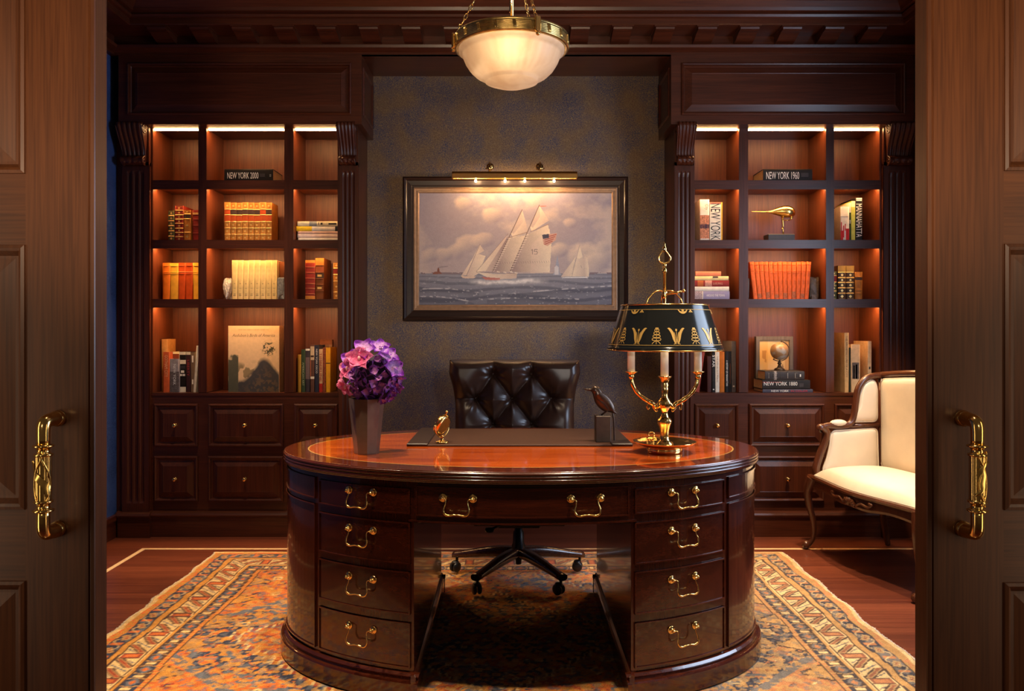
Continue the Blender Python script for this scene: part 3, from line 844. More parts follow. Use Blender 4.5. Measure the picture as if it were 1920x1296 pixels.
class Petals:
    def __init__(s): s.v = []; s.f = []; s.a = []
    def petal(s, c, d, out, ln, wd, cup=.3, tip=.6, nu=6, nv=5, curl=.4, wave=0):
        """c root, d direction of growth, out = face normal"""
        d = d.normalized(); out = (out-d*out.dot(d)).normalized(); sd = d.cross(out); b = len(s.v)
        for i in range(nu):
            t = i/(nu-1); w = wd*(math.sin(PI*min(1, (.12+.88*t)**(.5+tip*.5)))**.75*.95+.05)
            for j in range(nv):
                u = -1+2*j/(nv-1)
                s.v.append(c+d*(ln*t*(1-.12*curl*t))+sd*(w*u)+out*(cup*wd*u*u*(.4+.6*t)-curl*ln*t*t*.5+wave*math.sin(3*u+5*t)*wd)); s.a.append(t)
        for i in range(nu-1):
            for j in range(nv-1):
                s.f.append((b+i*nv+j, b+(i+1)*nv+j, b+(i+1)*nv+j+1, b+i*nv+j+1))
    def build(s, name, mat, parent=None, org=(0, 0, 0), **k):
        o0 = ORG[parent.name] if parent is not None else Vector(org)
        me = bpy.data.meshes.new(name); me.from_pydata([tuple(p-o0) for p in s.v], [], s.f); me.materials.append(mat)
        at = me.attributes.new('pt', 'FLOAT', 'POINT'); at.data.foreach_set('value', s.a)
        me.polygons.foreach_set('use_smooth', [True]*len(s.f)); me.update()
        o = bpy.data.objects.new(name, me)
        if parent is None: o.location = o0
        link(o, parent, o0); return tag(o, **k)
def flower_dir(px, py, R=.118):
    """point on the ball of flowers seen at this pixel"""
    c = Vector((PX(700, VYD), VYD, PZ(697, VYD)))
    dx, dz = PX(px, VYD)-c.x, PZ(py, VYD)-c.z
    q = dx*dx+dz*dz; dy = -math.sqrt(max(0, R*R-q)); v = Vector((dx, dy, dz))
    if q > R*R: v = v.normalized()*R
    return c, v
rng = random.Random(5)
FC = Vector((PX(700, VYD), VYD, PZ(697, VYD)))
hyd = thing('hydrangea', 'deep purple hydrangea head low at the front of the vase', 'flower', (FC.x, FC.y, FC.z-.05))
HC = Vector((PX(706, VYD), VYD, PZ(706, VYD)))
k = 0; fl = Petals()
NF = 150
for i in range(NF):
    z = 1-2*(i+.5)/NF; th = i*2.39996; r = math.sqrt(1-z*z); dirv = Vector((r*math.cos(th), r*math.sin(th), z))
    if dirv.z > .75: continue
    c = HC+dirv*(.086+rng.uniform(-.012, .014)); n = (dirv+Vector((rng.uniform(-.95, .95), rng.uniform(-.95, .95), rng.uniform(-.95, .95)))).normalized()
    t = n.orthogonal().normalized(); a0 = rng.uniform(0, 6.28)
    for q in range(4):
        d = (Matrix.Rotation(a0+q*PI/2, 3, n) @ t)
        fl.petal(c, d+n*.25, n, .0215+rng.uniform(-.005, .004), .0115, .45, .3, 5, 5, rng.uniform(-.5, .5))
fl.build('florets', M_HYD, hyd)
mb = MB(); mb.ball(HC, .082, 16); mb.build('flower_heart', plain('flower_core', (.02, .006, .035), rough=.8), hyd)
mb = MB(); mb.tube([(vx, VYD, DZ+.02), (vx+.004, VYD, DZ+.12), HC], .006, 8); mb.build('stem', plain('flower_stem', (.06, .12, .03), rough=.6), hyd)
ORCH = [((667, 675), .062, 'purple orchid bloom at upper left of the bouquet, turned left'), ((690, 655), .066, 'pale centred purple orchid bloom at top of the bouquet'),
        ((717, 652), .058, 'tall pointed violet orchid bloom at top right of bouquet'), ((732, 665), .054, 'white hearted orchid bloom at right of bouquet'), ((743, 688), .056, 'round violet orchid bloom at far right of bouquet')]
for (px, py), sz, lb in ORCH:
    c0, v = flower_dir(px, py, .108); c = c0+v; n = (v.normalized()+Vector((0, -.35, .1))).normalized()
    up = (Vector((0, 0, 1))-n*n.z).normalized()
    o = thing('orchid_bloom', lb, 'flower', c, group='orchid blooms in the vase')
    fl = Petals(); a0 = rng.uniform(-.3, .3)
    for q in range(5):
        d = Matrix.Rotation(a0+q*2*PI/5, 3, n) @ up
        fl.petal(c, d+n*.28, n, sz*(.85 if q % 2 else .72), sz*.36, .35, .35, 7, 5, .25, .06)
    fl.build('petals', M_ORC, o)
    fl = Petals()
    for q in range(3):
        d = Matrix.Rotation(PI+(q-1)*.7, 3, n) @ up; fl.petal(c+n*.004, d+n*1.0, n, sz*.28, sz*.11, .6, .3, 5, 4, .2)
    fl.build('lip', M_PINK if px < 700 else M_ORC, o)
    mb = MB(); mb.tube([c-n*.001, c-n*.012, c-n*.020], .0035, 6); mb.build('stem', MATS['flower_stem'], o)
PINKS = [((683, 672), (0, -.8, .45), .078, 'broad pink waxy flower with curled rim at front of bouquet'), ((662, 690), (-.75, -.6, .25), .070, 'folded pink flower hanging at the left of the bouquet'), ((655, 722), (-.7, -.6, -.5), .066, 'lowest pink flower drooping at left over vase rim')]
for (px, py), nn, sz, lb in PINKS:
    c0, v = flower_dir(px, py, .116); c = c0+v; n = Vector(nn).normalized(); up = (Vector((0, 0, 1))-n*n.z)
    up = up.normalized()
    o = thing('pink_bloom', lb, 'flower', c, group='pink blooms in the vase')
    fl = Petals()
    for q, (a, l, w) in enumerate(((0, .62, .40), (1.35, .72, .34), (-1.35, .72, .34), (2.5, .66, .30), (-2.5, .66, .30))):
        d = Matrix.Rotation(a, 3, n) @ up; fl.petal(c, d+n*.30, n, sz*l, sz*w, .55, .3, 8, 7, .45, .10)
    fl.build('petals', M_PINK, o)
    mb = MB(); mb.ball(c+n*.006, .006, 8, sc=(1, 1, 1.6)); mb.build('spadix', plain('flower_heart_pink', (.75, .35, .40), rough=.5), o)
    mb = MB(); mb.tube([c-n*.001, c-n*.012, c-n*.020], .0035, 6); mb.build('stem', MATS['flower_stem'], o)

# ------------------------------------------------------------------ brass pivoting ornament
cx, cy = PX(829, 3.205), 3.205
orn = thing('brass_ornament', 'small polished brass disc tilting on a pivot stand on the desk pad', 'ornament', (cx, cy, PADZ))
mb = MB(); mb.lathe([(0, .0), (.026, 0), (.027, .003), (.025, .007), (.012, .010), (.007, .014), (.006, .022), (.009, .026), (.006, .030), (0, .031)], (cx, cy, PADZ+.0002), 28); mb.build('stand', BRASS, orn)
dc = Vector((PX(829, cy), cy, PZ(797, cy))); ax = Vector((-.80, .45, .38)).normalized()
rot = Matrix.Translation(dc) @ Vector((0, 0, 1)).rotation_difference(ax).to_matrix().to_4x4()
mb = MB(); mb.lathe([(0, -.0135), (.012, -.0145), (.030, -.0125), (.0415, -.010), (.044, -.006), (.045, .0), (.044, .008), (.041, .011), (.034, .012), (.031, .009), (0, .008)], n=40, xf=rot); mb.build('disc', BRASS, orn)
mb = MB(); pts = []
tilt_axis = ax.cross(Vector((0, 0, 1))).normalized(); hh = ax.cross(tilt_axis)
side = Vector((0, 0, 1)).cross(Vector((ax.x, ax.y, 0)).normalized())
for i in range(21):
    a = PI+PI*i/20; pts.append(dc+side*(.049*math.cos(a))+Vector((0, 0, 1))*(.049*math.sin(a)))
mb.tube(pts, .0028, 8); mb.ball(pts[0], .0055, 10); mb.ball(pts[-1], .0055, 10)
mb.tube([dc+hh*(-.044 if hh.z < 0 else .044), dc+hh*(-.056 if hh.z < 0 else .056)], .004, 8); mb.ball(dc+hh*(-.058 if hh.z < 0 else .058), .006, 10)
mb.build('yoke', BRASS, orn)

# ------------------------------------------------------------------ bronze bird on a block
bx, by = PX(1131, 3.245), 3.245
bird = thing('bird_sculpture', 'dark bronze bird perched on a block, facing left on the desk pad', 'sculpture', (bx, by, PADZ))
BZ = PZ(779, by)
mb = MB(); mb.box(PX(1116, by), PX(1144, by), by-.028, by+.036, PADZ+.0003, BZ, bev=.002); mb.build('block', plain('block_bronze', (.050, .032, .022), rough=.5, metal=.3, var=.15), bird)
mb = MB()
def bp(px, py): return (PX(px, by), by, PZ(py, by))
keys = [(1109.5, 729, .004), (1111, 729.5, .017), (1115, 731, .0235), (1119, 735, .0245), (1122, 742, .028), (1126, 750, .0315), (1131, 757, .031), (1137, 764, .025), (1144, 768, .016), (1150, 772, .0085), (1157, 776, .0015)]
sp_ = spline([(a, b, r*1000) for a, b, r in keys], 5)
path = [bp(p[0], p[1]) for p in sp_]; rad = [max(.001, p[2]/1000*.78) for p in sp_]
mb.tube(path, rad, 18, flat=.85)
mb.build('body', DARKMETAL, bird)
mb = MB(); mb.tube([bp(1112, 731), bp(1104, 731), bp(1098, 730), bp(1092.5, 729)], [.008, .005, .0032, .0008], 10); mb.build('beak', DARKMETAL, bird)
for s in (-1, 1):
    mb = MB(); rows = []
    for i in range(13):
        t = i/12; px, py = 1121+t*33, 738+t*37.5; w = .020*math.sin(PI*min(1, .15+t*.85))**.7
        c = Vector(bp(px, py)); rows.append([c+Vector((.75, 0, .65))*(w*u)+Vector((0, s*(.0255*(1-t)**.6+.002-.008*u*u), 0)) for u in (-1, -.5, 0, .5, 1)])
    mb.grid(rows); mb.build('wing', DARKMETAL, bird)
    mb = MB(); o = s*.008; P3_ = lambda px, py: (PX(px, by), by+o, PZ(py, by))
    mb.tube([P3_(1140, 766), P3_(1141, 769), P3_(1127, 778.3)], .0022, 8)
    for e in ((1117, 778.6), (1122, 779), (1131, 779)): mb.tube([P3_(1127, 778.3), P3_(*e)], [.0018, .001], 6)
    mb.build('leg', DARKMETAL, bird)
mb = MB(); mb.tube(spline([bp(1140, 768), bp(1147, 772), bp(1150, 782), bp(1151.5, 800), bp(1152, 829.6)], 6), .0035, 8); mb.build('tail_feather', DARKMETAL, bird, label='thin curved bronze strip bending down to the pad')

# ------------------------------------------------------------------ bouillotte lamp
LY = 3.01; lx = PX(1246, LY)
lamp = thing('table_lamp', 'brass three candle table lamp with black and gold shade on the desk', 'lamp', (lx, LY, DZ))
lz = lambda py: PZ(py, LY)
SH1, SH0 = lz(573), lz(656); RS1, RS0 = .162, .215
BR = lambda mb, n, m=BRASS, p=lamp, **k: mb.build(n, m, p, **k)
mb = MB(); mb.lathe([(0, .001), (.064, .001), (.066, .004), (.066, .018), (.063, .022), (0, .022)], (lx, LY, DZ), 48); foot = BR(mb, 'foot')
scal = lambda r, t, z: r*(1+.022*abs(math.sin(5*t))*(1 if r > .095 else 0))
mb = MB(); mb.lathe([(.050, .021), (.085, .024), (.105, .033), (.114, .040), (.115, .043), (.110, .042), (.098, .036), (.080, .029), (.03, .027), (.0, .027)], (lx, LY, DZ), 80, rmod=scal); BR(mb, 'dish')
mb = MB()
pts = []
for i in range(10): pts.append((lx-.030+.013*math.cos(PI*.1+i*.2*PI), LY+.112, DZ+.052+.009*math.sin(PI*.1+i*.2*PI)))
mb.tube(pts, .0028, 8); BR(mb, 'dish_handle')
mb = MB(); zz = lambda py: lz(py)-DZ
mb.lathe([(0, .027), (.033, .028), (.030, .036), (.022, .044), (.0165, .052), (.0155, .064), (.017, zz(808)), (.0225, zz(797)), (.026, zz(793)), (.027, zz(789)), (.022, zz(785)), (.018, zz(783)), (.015, zz(780)), (.0125, zz(777)), (.011, zz(774)),
          (.013, zz(771)), (.020, zz(766)), (.024, zz(760)), (.0245, zz(755)), (.0215, zz(750)), (.0145, zz(746)), (.0115, zz(741)), (.0125, zz(734)), (.0145, zz(728)), (.0125, zz(726)), (.016, zz(722)), (.0125, zz(719)), (.018, zz(711)), (.026, zz(707)), (.027, zz(705.5)), (.0, zz(705.5))], (lx, LY, DZ), 32, rmod=lambda r, t, z: r*(1+.05*math.cos(8*t)) if .10 < z < .19 and r > .0195 else r)
BR(mb, 'stem')
CUP = lz(697)
for i, ph in enumerate((PI, 0)):
    dx, dy = math.cos(ph), math.sin(ph)
    A = lambda r, py: (lx+dx*r, LY+dy*r, lz(py))
    mb = MB()
    path = spline([A(.018, 757), A(.030, 763), A(.045, 757), A(.070, 750), A(.098, 739), A(.118, 724), A(.1255, 708), A(.1255, 703)], 7)
    mb.tube(path, [.0092-.0022*k/(len(path)-1)+.0006*math.sin(k*.9) for k in range(len(path))], 10)
    sc = spline([A(.048, 756), A(.042, 764), A(.034, 770), A(.028, 771), A(.030, 766)], 5); mb.tube(sc, [.0045*(1-.6*k/(len(sc)-1)) for k in range(len(sc))], 8)
    sc = spline([A(.062, 753), A(.066, 762), A(.060, 768), A(.055, 763)], 5); mb.tube(sc, [.004*(1-.6*k/(len(sc)-1)) for k in range(len(sc))], 8)
    arm = BR(mb, 'arm')
    mb = MB(); mb.lathe([(.006, zz(711)), (.010, zz(708)), (.012, zz(705)), (.009, zz(703)), (.018, zz(699)), (.0235, zz(697.5)), (.0235, zz(696.5)), (0, zz(696.5))], (lx+dx*.1255, LY+dy*.1255, DZ), 24); BR(mb, 'candle_cup', BRASS, arm)
WAX = plain('candle_wax', (.80, .70, .56), rough=.45, var=.03)
for ph in (PI, 0, None):
    r = 0 if ph is None else .1255; c = (lx+(r*math.cos(ph) if r else 0), LY+(r*math.sin(ph) if r else 0), 0)
    z0 = lz(705.5) if r == 0 else lz(696.5)
    if r == 0:
        mb = MB(); mb.lathe([(0, z0), (.0150, z0), (.0150, lz(655)), (.012, lz(653)), (0, lz(653))], c, 24); BR(mb, 'candle', WAX)
    else:
        mb = MB(); mb.lathe([(0, z0), (.0142, z0), (.0142, lz(650)), (.012, lz(648)), (0, lz(648))], c, 24); BR(mb, 'candle', WAX)
mb = MB(); mb.lathe([(.0055, lz(655)), (.0055, lz(512)), (.0085, lz(511)), (.009, lz(506)), (.006, lz(504)), (.007, lz(500)), (.0, lz(499))], (lx, LY, 0), 16)
mb.lathe([(.0055, lz(560)), (.010, lz(559)), (.0105, lz(547)), (.0075, lz(545)), (.0055, lz(545))], (lx, LY, 0), 16)
for ph in (PI, 0, PI/2, -PI/2-.15):
    dx, dy = math.cos(ph), math.sin(ph)
    mb.tube(spline([(lx+dx*.008, LY+dy*.008, lz(545)), (lx+dx*.035, LY+dy*.035, lz(547)), (lx+dx*.060, LY+dy*.060, lz(560)), (lx+dx*.078, LY+dy*.078, SH1+.001), (lx+dx*(RS1-.002), LY+dy*(RS1-.002), SH1-.002)], 5), .0032, 6)
mb.tube([(lx+.006, LY-.006, lz(552)), (lx+.045, LY-.02, lz(549)), (lx+.062, LY-.022, lz(546.5))], .0042, 8); mb.ball((lx+.068, LY-.022, lz(546)), .0065, 10)
BR(mb, 'shade_rod')
mb = MB(); loop = []
for a, r in [(i*2*PI/28, .0215) for i in range(28)]:
    t = -PI/2+a; q = .0215*(1+.25*max(0, math.sin(t))**3); loop.append((lx+.0225*math.cos(t)*(1-.35*max(0, math.sin(t))), LY, lz(483)+q*math.sin(t)*1.05))
mb.tube(loop, .0036, 8, closed=True)
mb.lathe([(.0045, lz(472.5)), (.008, lz(468)), (.0075, lz(465)), (.003, lz(460)), (.004, lz(457.5)), (.0, lz(454))], (lx, LY, 0), 12)
mb.lathe([(.007, lz(499)), (.009, lz(496)), (.004, lz(494))], (lx, LY, 0), 12)
BR(mb, 'finial')
# shade
TOLE = plain('black_tole', (.010, .011, .011), rough=.15, spec=.4, var=.05)
mb = MB(); NS = 72
def SP(th, t, off=0):
    """t 0 at the bottom, 1 at the top; th=0 faces the camera"""
    r = RS0+(RS1-RS0)*t+off
    return Vector((lx+r*math.sin(th), LY-r*math.cos(th), SH0+(SH1-SH0)*t))
def ringrow(t, o): return [SP(2*PI*k/NS, t, o) for k in range(NS)]
mb.grid([ringrow(0, 0), ringrow(.06, .003), ringrow(.075, 0), ringrow(.085, 0), ringrow(.12, 0), ringrow(.5, 0), ringrow(.96, 0), ringrow(.99, 0), ringrow(1, 0), ringrow(1, -.0025), ringrow(.99, -.0025), ringrow(.5, -.0025), ringrow(0, -.0025), ringrow(0, 0)], 0, True, False, True)
shade = BR(mb, 'lamp_shade', TOLE)
mb = MB()
for t in (0, 1): mb.tube([SP(2*PI*k/NS, t, 0) for k in range(NS)], .0028, 8, closed=True)
BR(mb, 'rim', BRASS, shade)
mb = MB(); mb.grid([[SP(2*PI*k/NS, 0.12, .001) for k in range(NS)], [SP(2*PI*k/NS, .128, .001) for k in range(NS)]], 0, True, False, True)
mb.grid([[SP(2*PI*k/NS, 0.885, .0012) for k in range(NS)], [SP(2*PI*k/NS, .893, .0012) for k in range(NS)]], 0, True, False, True)
def ribbon(th0, pts, w):
    """pts (u metres around, t height fraction), width w in metres"""
    W = w if isinstance(w, (list, tuple)) else [w]*len(pts); rr = RS0*.92; hgt = SH0-SH1
    L_, R_ = [], []
    for i, p in enumerate(pts):
        a = pts[max(0, i-1)]; b = pts[min(len(pts)-1, i+1)]
        tx, ty = b[0]-a[0], (b[1]-a[1])*abs(hgt); l = math.hypot(tx, ty) or 1
        nx, ny = -ty/l*W[i]/2, tx/l*W[i]/2
        L_.append(SP(th0+(p[0]+nx)/rr, p[1]+ny/abs(hgt), .0012)); R_.append(SP(th0+(p[0]-nx)/rr, p[1]-ny/abs(hgt), .0012))
    mb.grid([L_, R_], 0, False)
def curve2(pts, n=5): return [(p.x, p.y) for p in spline([(a, b, 0) for a, b in pts], n)]
for k in range(18):
    th = 2*PI*k/18+.02
    if k % 2 == 0:      # tulip with two wings
        for s in (-1, 1):
            c = curve2([(s*.004, .15), (s*.009, .25), (s*.014, .38), (s*.024, .47), (s*.031, .48)]); ribbon(th, c, [.002+.0075*math.sin(PI*i/(len(c)-1)) for i in range(len(c))])
            ribbon(th, curve2([(-s*.002, .24), (s*.006, .17), (s*.011, .145)]), .0016)
            ribbon(th, curve2([(s*.001, .20), (s*.005, .33), (s*.008, .40)]), .0016)
        ribbon(th, [(0, .16), (0, .44)], .0016); ribbon(th, [(0, .43), (0, .47)], .006)
    else:               # ear of wheat
        ribbon(th, [(0, .15), (0, .46)], .0016)
        for j in range(4):
            b = .22+.065*j
            for s in (-1, 1):
                q = .014-.0022*j
                ribbon(th, curve2([(s*.001, b), (s*q, b+.015), (s*(q-.001), b+.050), (s*.002, b+.055)]), .0022)
        ribbon(th, [(0, .455), (.0, .50)], .011)
        for s in (-1, 1): ribbon(th, curve2([(0, .22), (s*.009, .19), (s*.014, .15)]), .002)
    # swags under the top rim
    if k % 3 == 0:
        c = curve2([(-.020, .885), (-.012, .835), (0, .815), (.012, .835), (.020, .885)]); ribbon(th+.17, c, [.003+.004*math.sin(PI*i/(len(c)-1)) for i in range(len(c))])
        ribbon(th+.17, [(0, .885), (0, .84)], .010)
    elif k % 3 == 1:
        ribbon(th, [(0, .885), (0, .82)], .003)
        for s in (-1, 1): ribbon(th, [(0, .875), (s*.008, .825)], .003)
mb.build('gilt_decoration', plain('gilt_paint', (.46, .28, .07), rough=.5, metal=.3, var=.1), shade)
# ------------------------------------------------------------------ hanging bowl lamp
CY0 = 3.15; ccx = PX(959, CY0)
chan = thing('pendant_lamp', 'hanging alabaster bowl lamp in a brass ring on chains', 'lamp', (ccx, CY0, ZC))
RB = .2235; ZR0, ZR1 = 2.338, 2.386
mb = MB()
mb.lathe([(RB-.016, ZR0), (RB-.004, ZR0-.001), (RB+.002, ZR0+.003), (RB+.002, ZR0+.006), (RB-.002, ZR0+.008), *[(RB-.002+.0035*abs(math.sin(PI*k_/4)), ZR0+.008+.030*k_/20) for k_ in range(1, 21)], (RB+.002, ZR0+.041), (RB, ZR1), (RB-.016, ZR1), (RB-.016, ZR0)], (ccx, CY0, 0), 96,
         )
for k in range(20):
    for e_ in (-.55, 0, .55):
        a_ = 2*PI*k/20+.05+e_*.035; mb.tube([(ccx+(RB+.002)*math.cos(a_-.012*q_), CY0+(RB+.002)*math.sin(a_-.012*q_), ZR0+.008+.030*(q_+1)/2) for q_ in (-1, -.5, 0, .5, 1)], .0022, 6)
ring = mb.build('ring', OLDBRASS, chan)
def alab():
    m, nt, b = new_mat('alabaster'); L = nt.links.new; pset(b, rough=.35, spec=.4)
    tc = N(nt, 'ShaderNodeTexCoord'); mp = N(nt, 'ShaderNodeMapping'); mp.inputs['Scale'].default_value = (14, 14, 5); L(tc.outputs['Object'], mp.inputs['Vector'])
    no = N(nt, 'ShaderNodeTexNoise'); no.inputs['Scale'].default_value = 1; no.inputs['Detail'].default_value = 6; no.inputs['Distortion'].default_value = .4; L(mp.outputs[0], no.inputs['Vector'])
    rm = N(nt, 'ShaderNodeValToRGB'); e = rm.color_ramp.elements; e[0].position = .3; e[1].position = .6; e[0].color = (.80, .62, .46, 1); e[1].color = (.92, .78, .63, 1)
    L(no.outputs['Fac'], rm.inputs['Fac']); L(rm.outputs['Color'], b.inputs['Base Color'])
    tr = N(nt, 'ShaderNodeBsdfTranslucent'); L(rm.outputs['Color'], tr.inputs['Color'])
    ms = N(nt, 'ShaderNodeMixShader'); ms.inputs[0].default_value = .62; L(b.outputs[0], ms.inputs[1]); L(tr.outputs[0], ms.inputs[2])
    L(ms.outputs[0], nt.nodes['Material Output'].inputs[0])
    return m
mb = MB()
bowl = [(.0, 2.190), (.035, 2.1925), (.068, 2.199), (.092, 2.2085), (.100, 2.2105), (.1045, 2.2125), (.106, 2.2225), (.119, 2.2255), (.142, 2.238), (.164, 2.259), (.181, 2.285), (.192, 2.312), (.196, 2.322), (.207, 2.327), (.2085, 2.338)]
flute = lambda r, t, z: r*(1+.004*math.sin(36*t)) if 2.225 < z < 2.32 else r
mb.lathe(bowl, (ccx, CY0, 0), 144, rmod=flute)
b_ = mb.build('bowl', alab(), chan)
mb = MB(); mb.lathe([(0, 2.1905), (.006, 2.189), (.007, 2.185), (.004, 2.181), (0, 2.180)], (ccx, CY0, 0), 14)
mb = MB(); mb.tube([(ccx, CY0, 2.30), (ccx, CY0, 2.76), (ccx, CY0, ZC-.03)], .0085, 14); mb.lathe([(0, ZC-.045), (.03, ZC-.04), (.06, ZC-.015), (.065, ZC-.001), (0, ZC-.001)], (ccx, CY0, 0), 24)
mb.lathe([(.0085, 2.735), (.024, 2.745), (.028, 2.757), (.024, 2.770), (.0085, 2.78)], (ccx, CY0, 0), 20)
mb.build('stem', BRASS, chan)
for k in range(3):
    ph = math.radians((188, 295, 62)[k]); a = Vector((ccx+(RB+.002)*math.cos(ph), CY0+(RB+.002)*math.sin(ph), ZR1-.012)); b2 = Vector((ccx+.026*math.cos(ph), CY0+.026*math.sin(ph), 2.757))
    mb = MB(); d = (b2-a); n = int(d.length/.0215); u = d.normalized(); side = u.cross(Vector((0, 0, 1))).normalized(); oth = u.cross(side)
    for i in range(n):
        c = a+d*((i+.5)/n); s2 = side if i % 2 else oth
        if i % 3 == 2:
            mb.tube([c+u*(.007*math.cos(q*PI/5))+s2*(.007*math.sin(q*PI/5)) for q in range(10)], .0021, 6, closed=True)
        else:
            mb.tube([c+u*(.0145*math.cos(q*PI/6))+s2*(.0058*math.sin(q*PI/6)) for q in range(12)], .0019, 6, closed=True)
    ch = mb.build('chain', BRASS, chan)
    mb = MB(); p = Vector((ccx+(RB+.006)*math.cos(ph), CY0+(RB+.006)*math.sin(ph), 0))
    mb.box(-.012, .012, -.006, .006, ZR0-.004, ZR1+.006, bev=.004, xf=Matrix.Translation(p) @ Matrix.Rotation(ph+PI/2, 4, 'Z'))
    mb.ball((p.x, p.y, ZR0-.010), .0085, 12); mb.build('chain_bracket', BRASS, ring)
mb = MB()
BULB = emit('bulb_glow', (1, .66, .33), 36)
for (bx_, by_) in ((-.006, -.115), ):
    mb.ball((ccx+bx_, CY0+by_, 2.322), .021, 14, sc=(1, 1, 1.25))
mb.build('bulb', BULB, chan)

# ------------------------------------------------------------------ painting
YP = 5.035
def cpx(c): return 740+c/4.05
def cpy(c): return 300+c/4.05
def paint_canvas():
    W, Hh = 520, 302
    x0, x1, y0, y1 = 180, 1652, 244, 1104
    cx = np.linspace(x0, x1, W)[None].repeat(Hh, 0); cy = np.linspace(y0, y1, Hh)[:, None].repeat(W, 1)
    C = np.zeros((Hh, W, 3))
    hor = 862
    n1 = vnoise((Hh, W), (5, 6), 3, 5); n2 = vnoise((Hh, W), (9, 7), 4, 5); n3 = vnoise((Hh, W), (40, 60), 5, 3)
    col = lambda r, g, b: np.array(srgb(r, g, b)[:3])
    t = np.clip((cy-y0)/(hor-y0), 0, 1)[..., None]
    sky = col(150, 140, 150)*(1-t)+col(172, 154, 152)*t
    cl = np.clip((n1-.50)*5, 0, 1)[..., None]; sky = sky*(1-cl*.55)+col(214, 190, 168)*cl*.55
    for (bx, by, r) in ((560, 640, 120), (470, 690, 90), (370, 720, 80), (260, 720, 90), (680, 600, 90), (740, 420, 90), (520, 330, 80), (1560, 720, 130), (1600, 640, 80), (1420, 730, 110), (1330, 480, 60), (1250, 690, 70), (1520, 790, 120), (1050, 320, 120)):
        d = np.hypot((cx-bx), (cy-by)*1.25)/r+(n2-.5)*1.3
        lit = np.clip(.5-(cx-bx)/r*.4-(cy-by)/r*.6, 0, 1)[..., None]; a = np.clip((1-d)*2.2, 0, 1)[..., None]*.75
        sky = sky*(1-a)+(col(140, 128, 140)*(1-lit)+col(226, 200, 172)*lit)*a
    C[:] = sky
    # sea: bands of swell
    ph = cx*.006+n1*7; dep = np.clip((cy-hor)/(y1-hor), 0, 1)
    sw = np.sin((np.sqrt(np.clip(cy-hor, 0, None)+1))*2.3+np.sin(cx*.0065+dep*3)*1.7+n2*3.2)
    sea = col(134, 132, 142)*(1-dep[..., None])+col(92, 92, 108)*dep[..., None]
    dk = np.clip(sw*1.4, 0, 1)[..., None]*(.35+.55*dep[..., None]); sea = sea*(1-dk)+col(58, 60, 82)*dk
    for (xa, ya, xb, yb, xc, yc_, hgt) in ((180, 985, 420, 965, 640, 1010, 40), (180, 1040, 330, 1030, 600, 1085, 45), (860, 1020, 1200, 980, 1650, 960, 60), (700, 1060, 1000, 1040, 1400, 1060, 50)):
        tt = np.clip((cx-xa)/(xc-xa), 0, 1); yy = (1-tt)**2*ya+2*tt*(1-tt)*yb+tt*tt*yc_; m = ((cx >= xa) & (cx <= xc))
        a = (m*np.clip((cy-yy)/6, 0, 1)*np.clip(1-(cy-yy)/hgt, 0, 1)*(.6+.5*n3))[..., None]*.8; sea = sea*(1-a)+col(52, 54, 76)*a
        a = (m*np.exp(-((cy-yy+2)/4)**2)*np.clip((n3-.42)*5, 0, 1))[..., None]*.8; sea = sea*(1-a)+col(205, 200, 200)*a
    fo = np.clip((vnoise((Hh, W), (90, 70), 6, 2)-.74)*9, 0, 1)*dep**.3; sea = sea*(1-.5*fo[..., None])+col(200, 198, 202)*.5*fo[..., None]
    C = np.where((cy > hor)[..., None], sea, C)
    shore = ((np.abs(cy-hor+2) < 7) & (n3 > .4) & ((cx < 560) | (cx > 1480)))[..., None]; C = np.where(shore, col(120, 102, 108), C)
    def poly(pts, ca, cb=None, gx=None):
        m = in_poly(cx, cy, pts)
        if cb is None: C[m] = ca
        else:
            xs = [p[0] for p in pts]; tt = np.clip((cx-min(xs))/(max(xs)-min(xs)), 0, 1)
            if gx == 'y': ys = [p[1] for p in pts]; tt = np.clip((cy-min(ys))/(max(ys)-min(ys)), 0, 1)
            cc = ca*(1-tt[..., None])+cb*tt[..., None]; cc = cc*(.9+.2*n2[..., None]); C[m] = cc[m]
    def line(xa, ya, xb, yb, w, c, a=1.0):
        al = np.clip((w-seg_dist(cx, cy, xa, ya, xb, yb))/1.5, 0, 1)[..., None]*a; C[:] = C*(1-al)+c*al
    lite, mid, dark = col(226, 206, 178), col(196, 172, 156), col(138, 112, 112)
    # steamboat, lighthouse, far sails
    poly([(285, 868), (300, 850), (345, 848), (360, 866)], col(128, 70, 56)); poly([(322, 850), (326, 820), (338, 820), (340, 850)], col(120, 62, 50)); line(335, 816, 400, 808, 5, col(120, 105, 112), .6)
    poly([(1200, 875), (1215, 850), (1222, 800), (1236, 720), (1248, 800), (1252, 850), (1265, 875)], col(150, 152, 168)); poly([(1215, 815), (1230, 800), (1246, 815), (1246, 872), (1215, 872)], col(196, 190, 190))
    poly([(1262, 888), (1375, 735), (1340, 885)], mid, lite); poly([(1340, 885), (1380, 740), (1402, 700), (1440, 760), (1455, 885)], lite, mid); poly([(1378, 740), (1404, 650), (1428, 735), (1400, 752)], lite); poly([(1430, 700), (1462, 745), (1476, 830), (1474, 885), (1450, 888)], mid, lite)
    line(1405, 648, 1345, 885, 2, dark); poly([(1262, 890), (1476, 888), (1460, 898), (1280, 897)], col(220, 214, 210)); line(1414, 800, 1420, 820, 2, dark)
    # left small boat
    poly([(505, 880), (600, 735), (545, 875)], mid, lite); poly([(545, 880), (602, 728), (640, 715), (690, 730), (640, 860), (600, 885)], mid, lite); poly([(604, 726), (645, 640), (682, 690), (640, 712)], lite, mid)
    poly([(500, 880), (620, 885), (600, 900), (520, 898)], col(205, 180, 158)); line(648, 638, 545, 880, 2.5, dark)
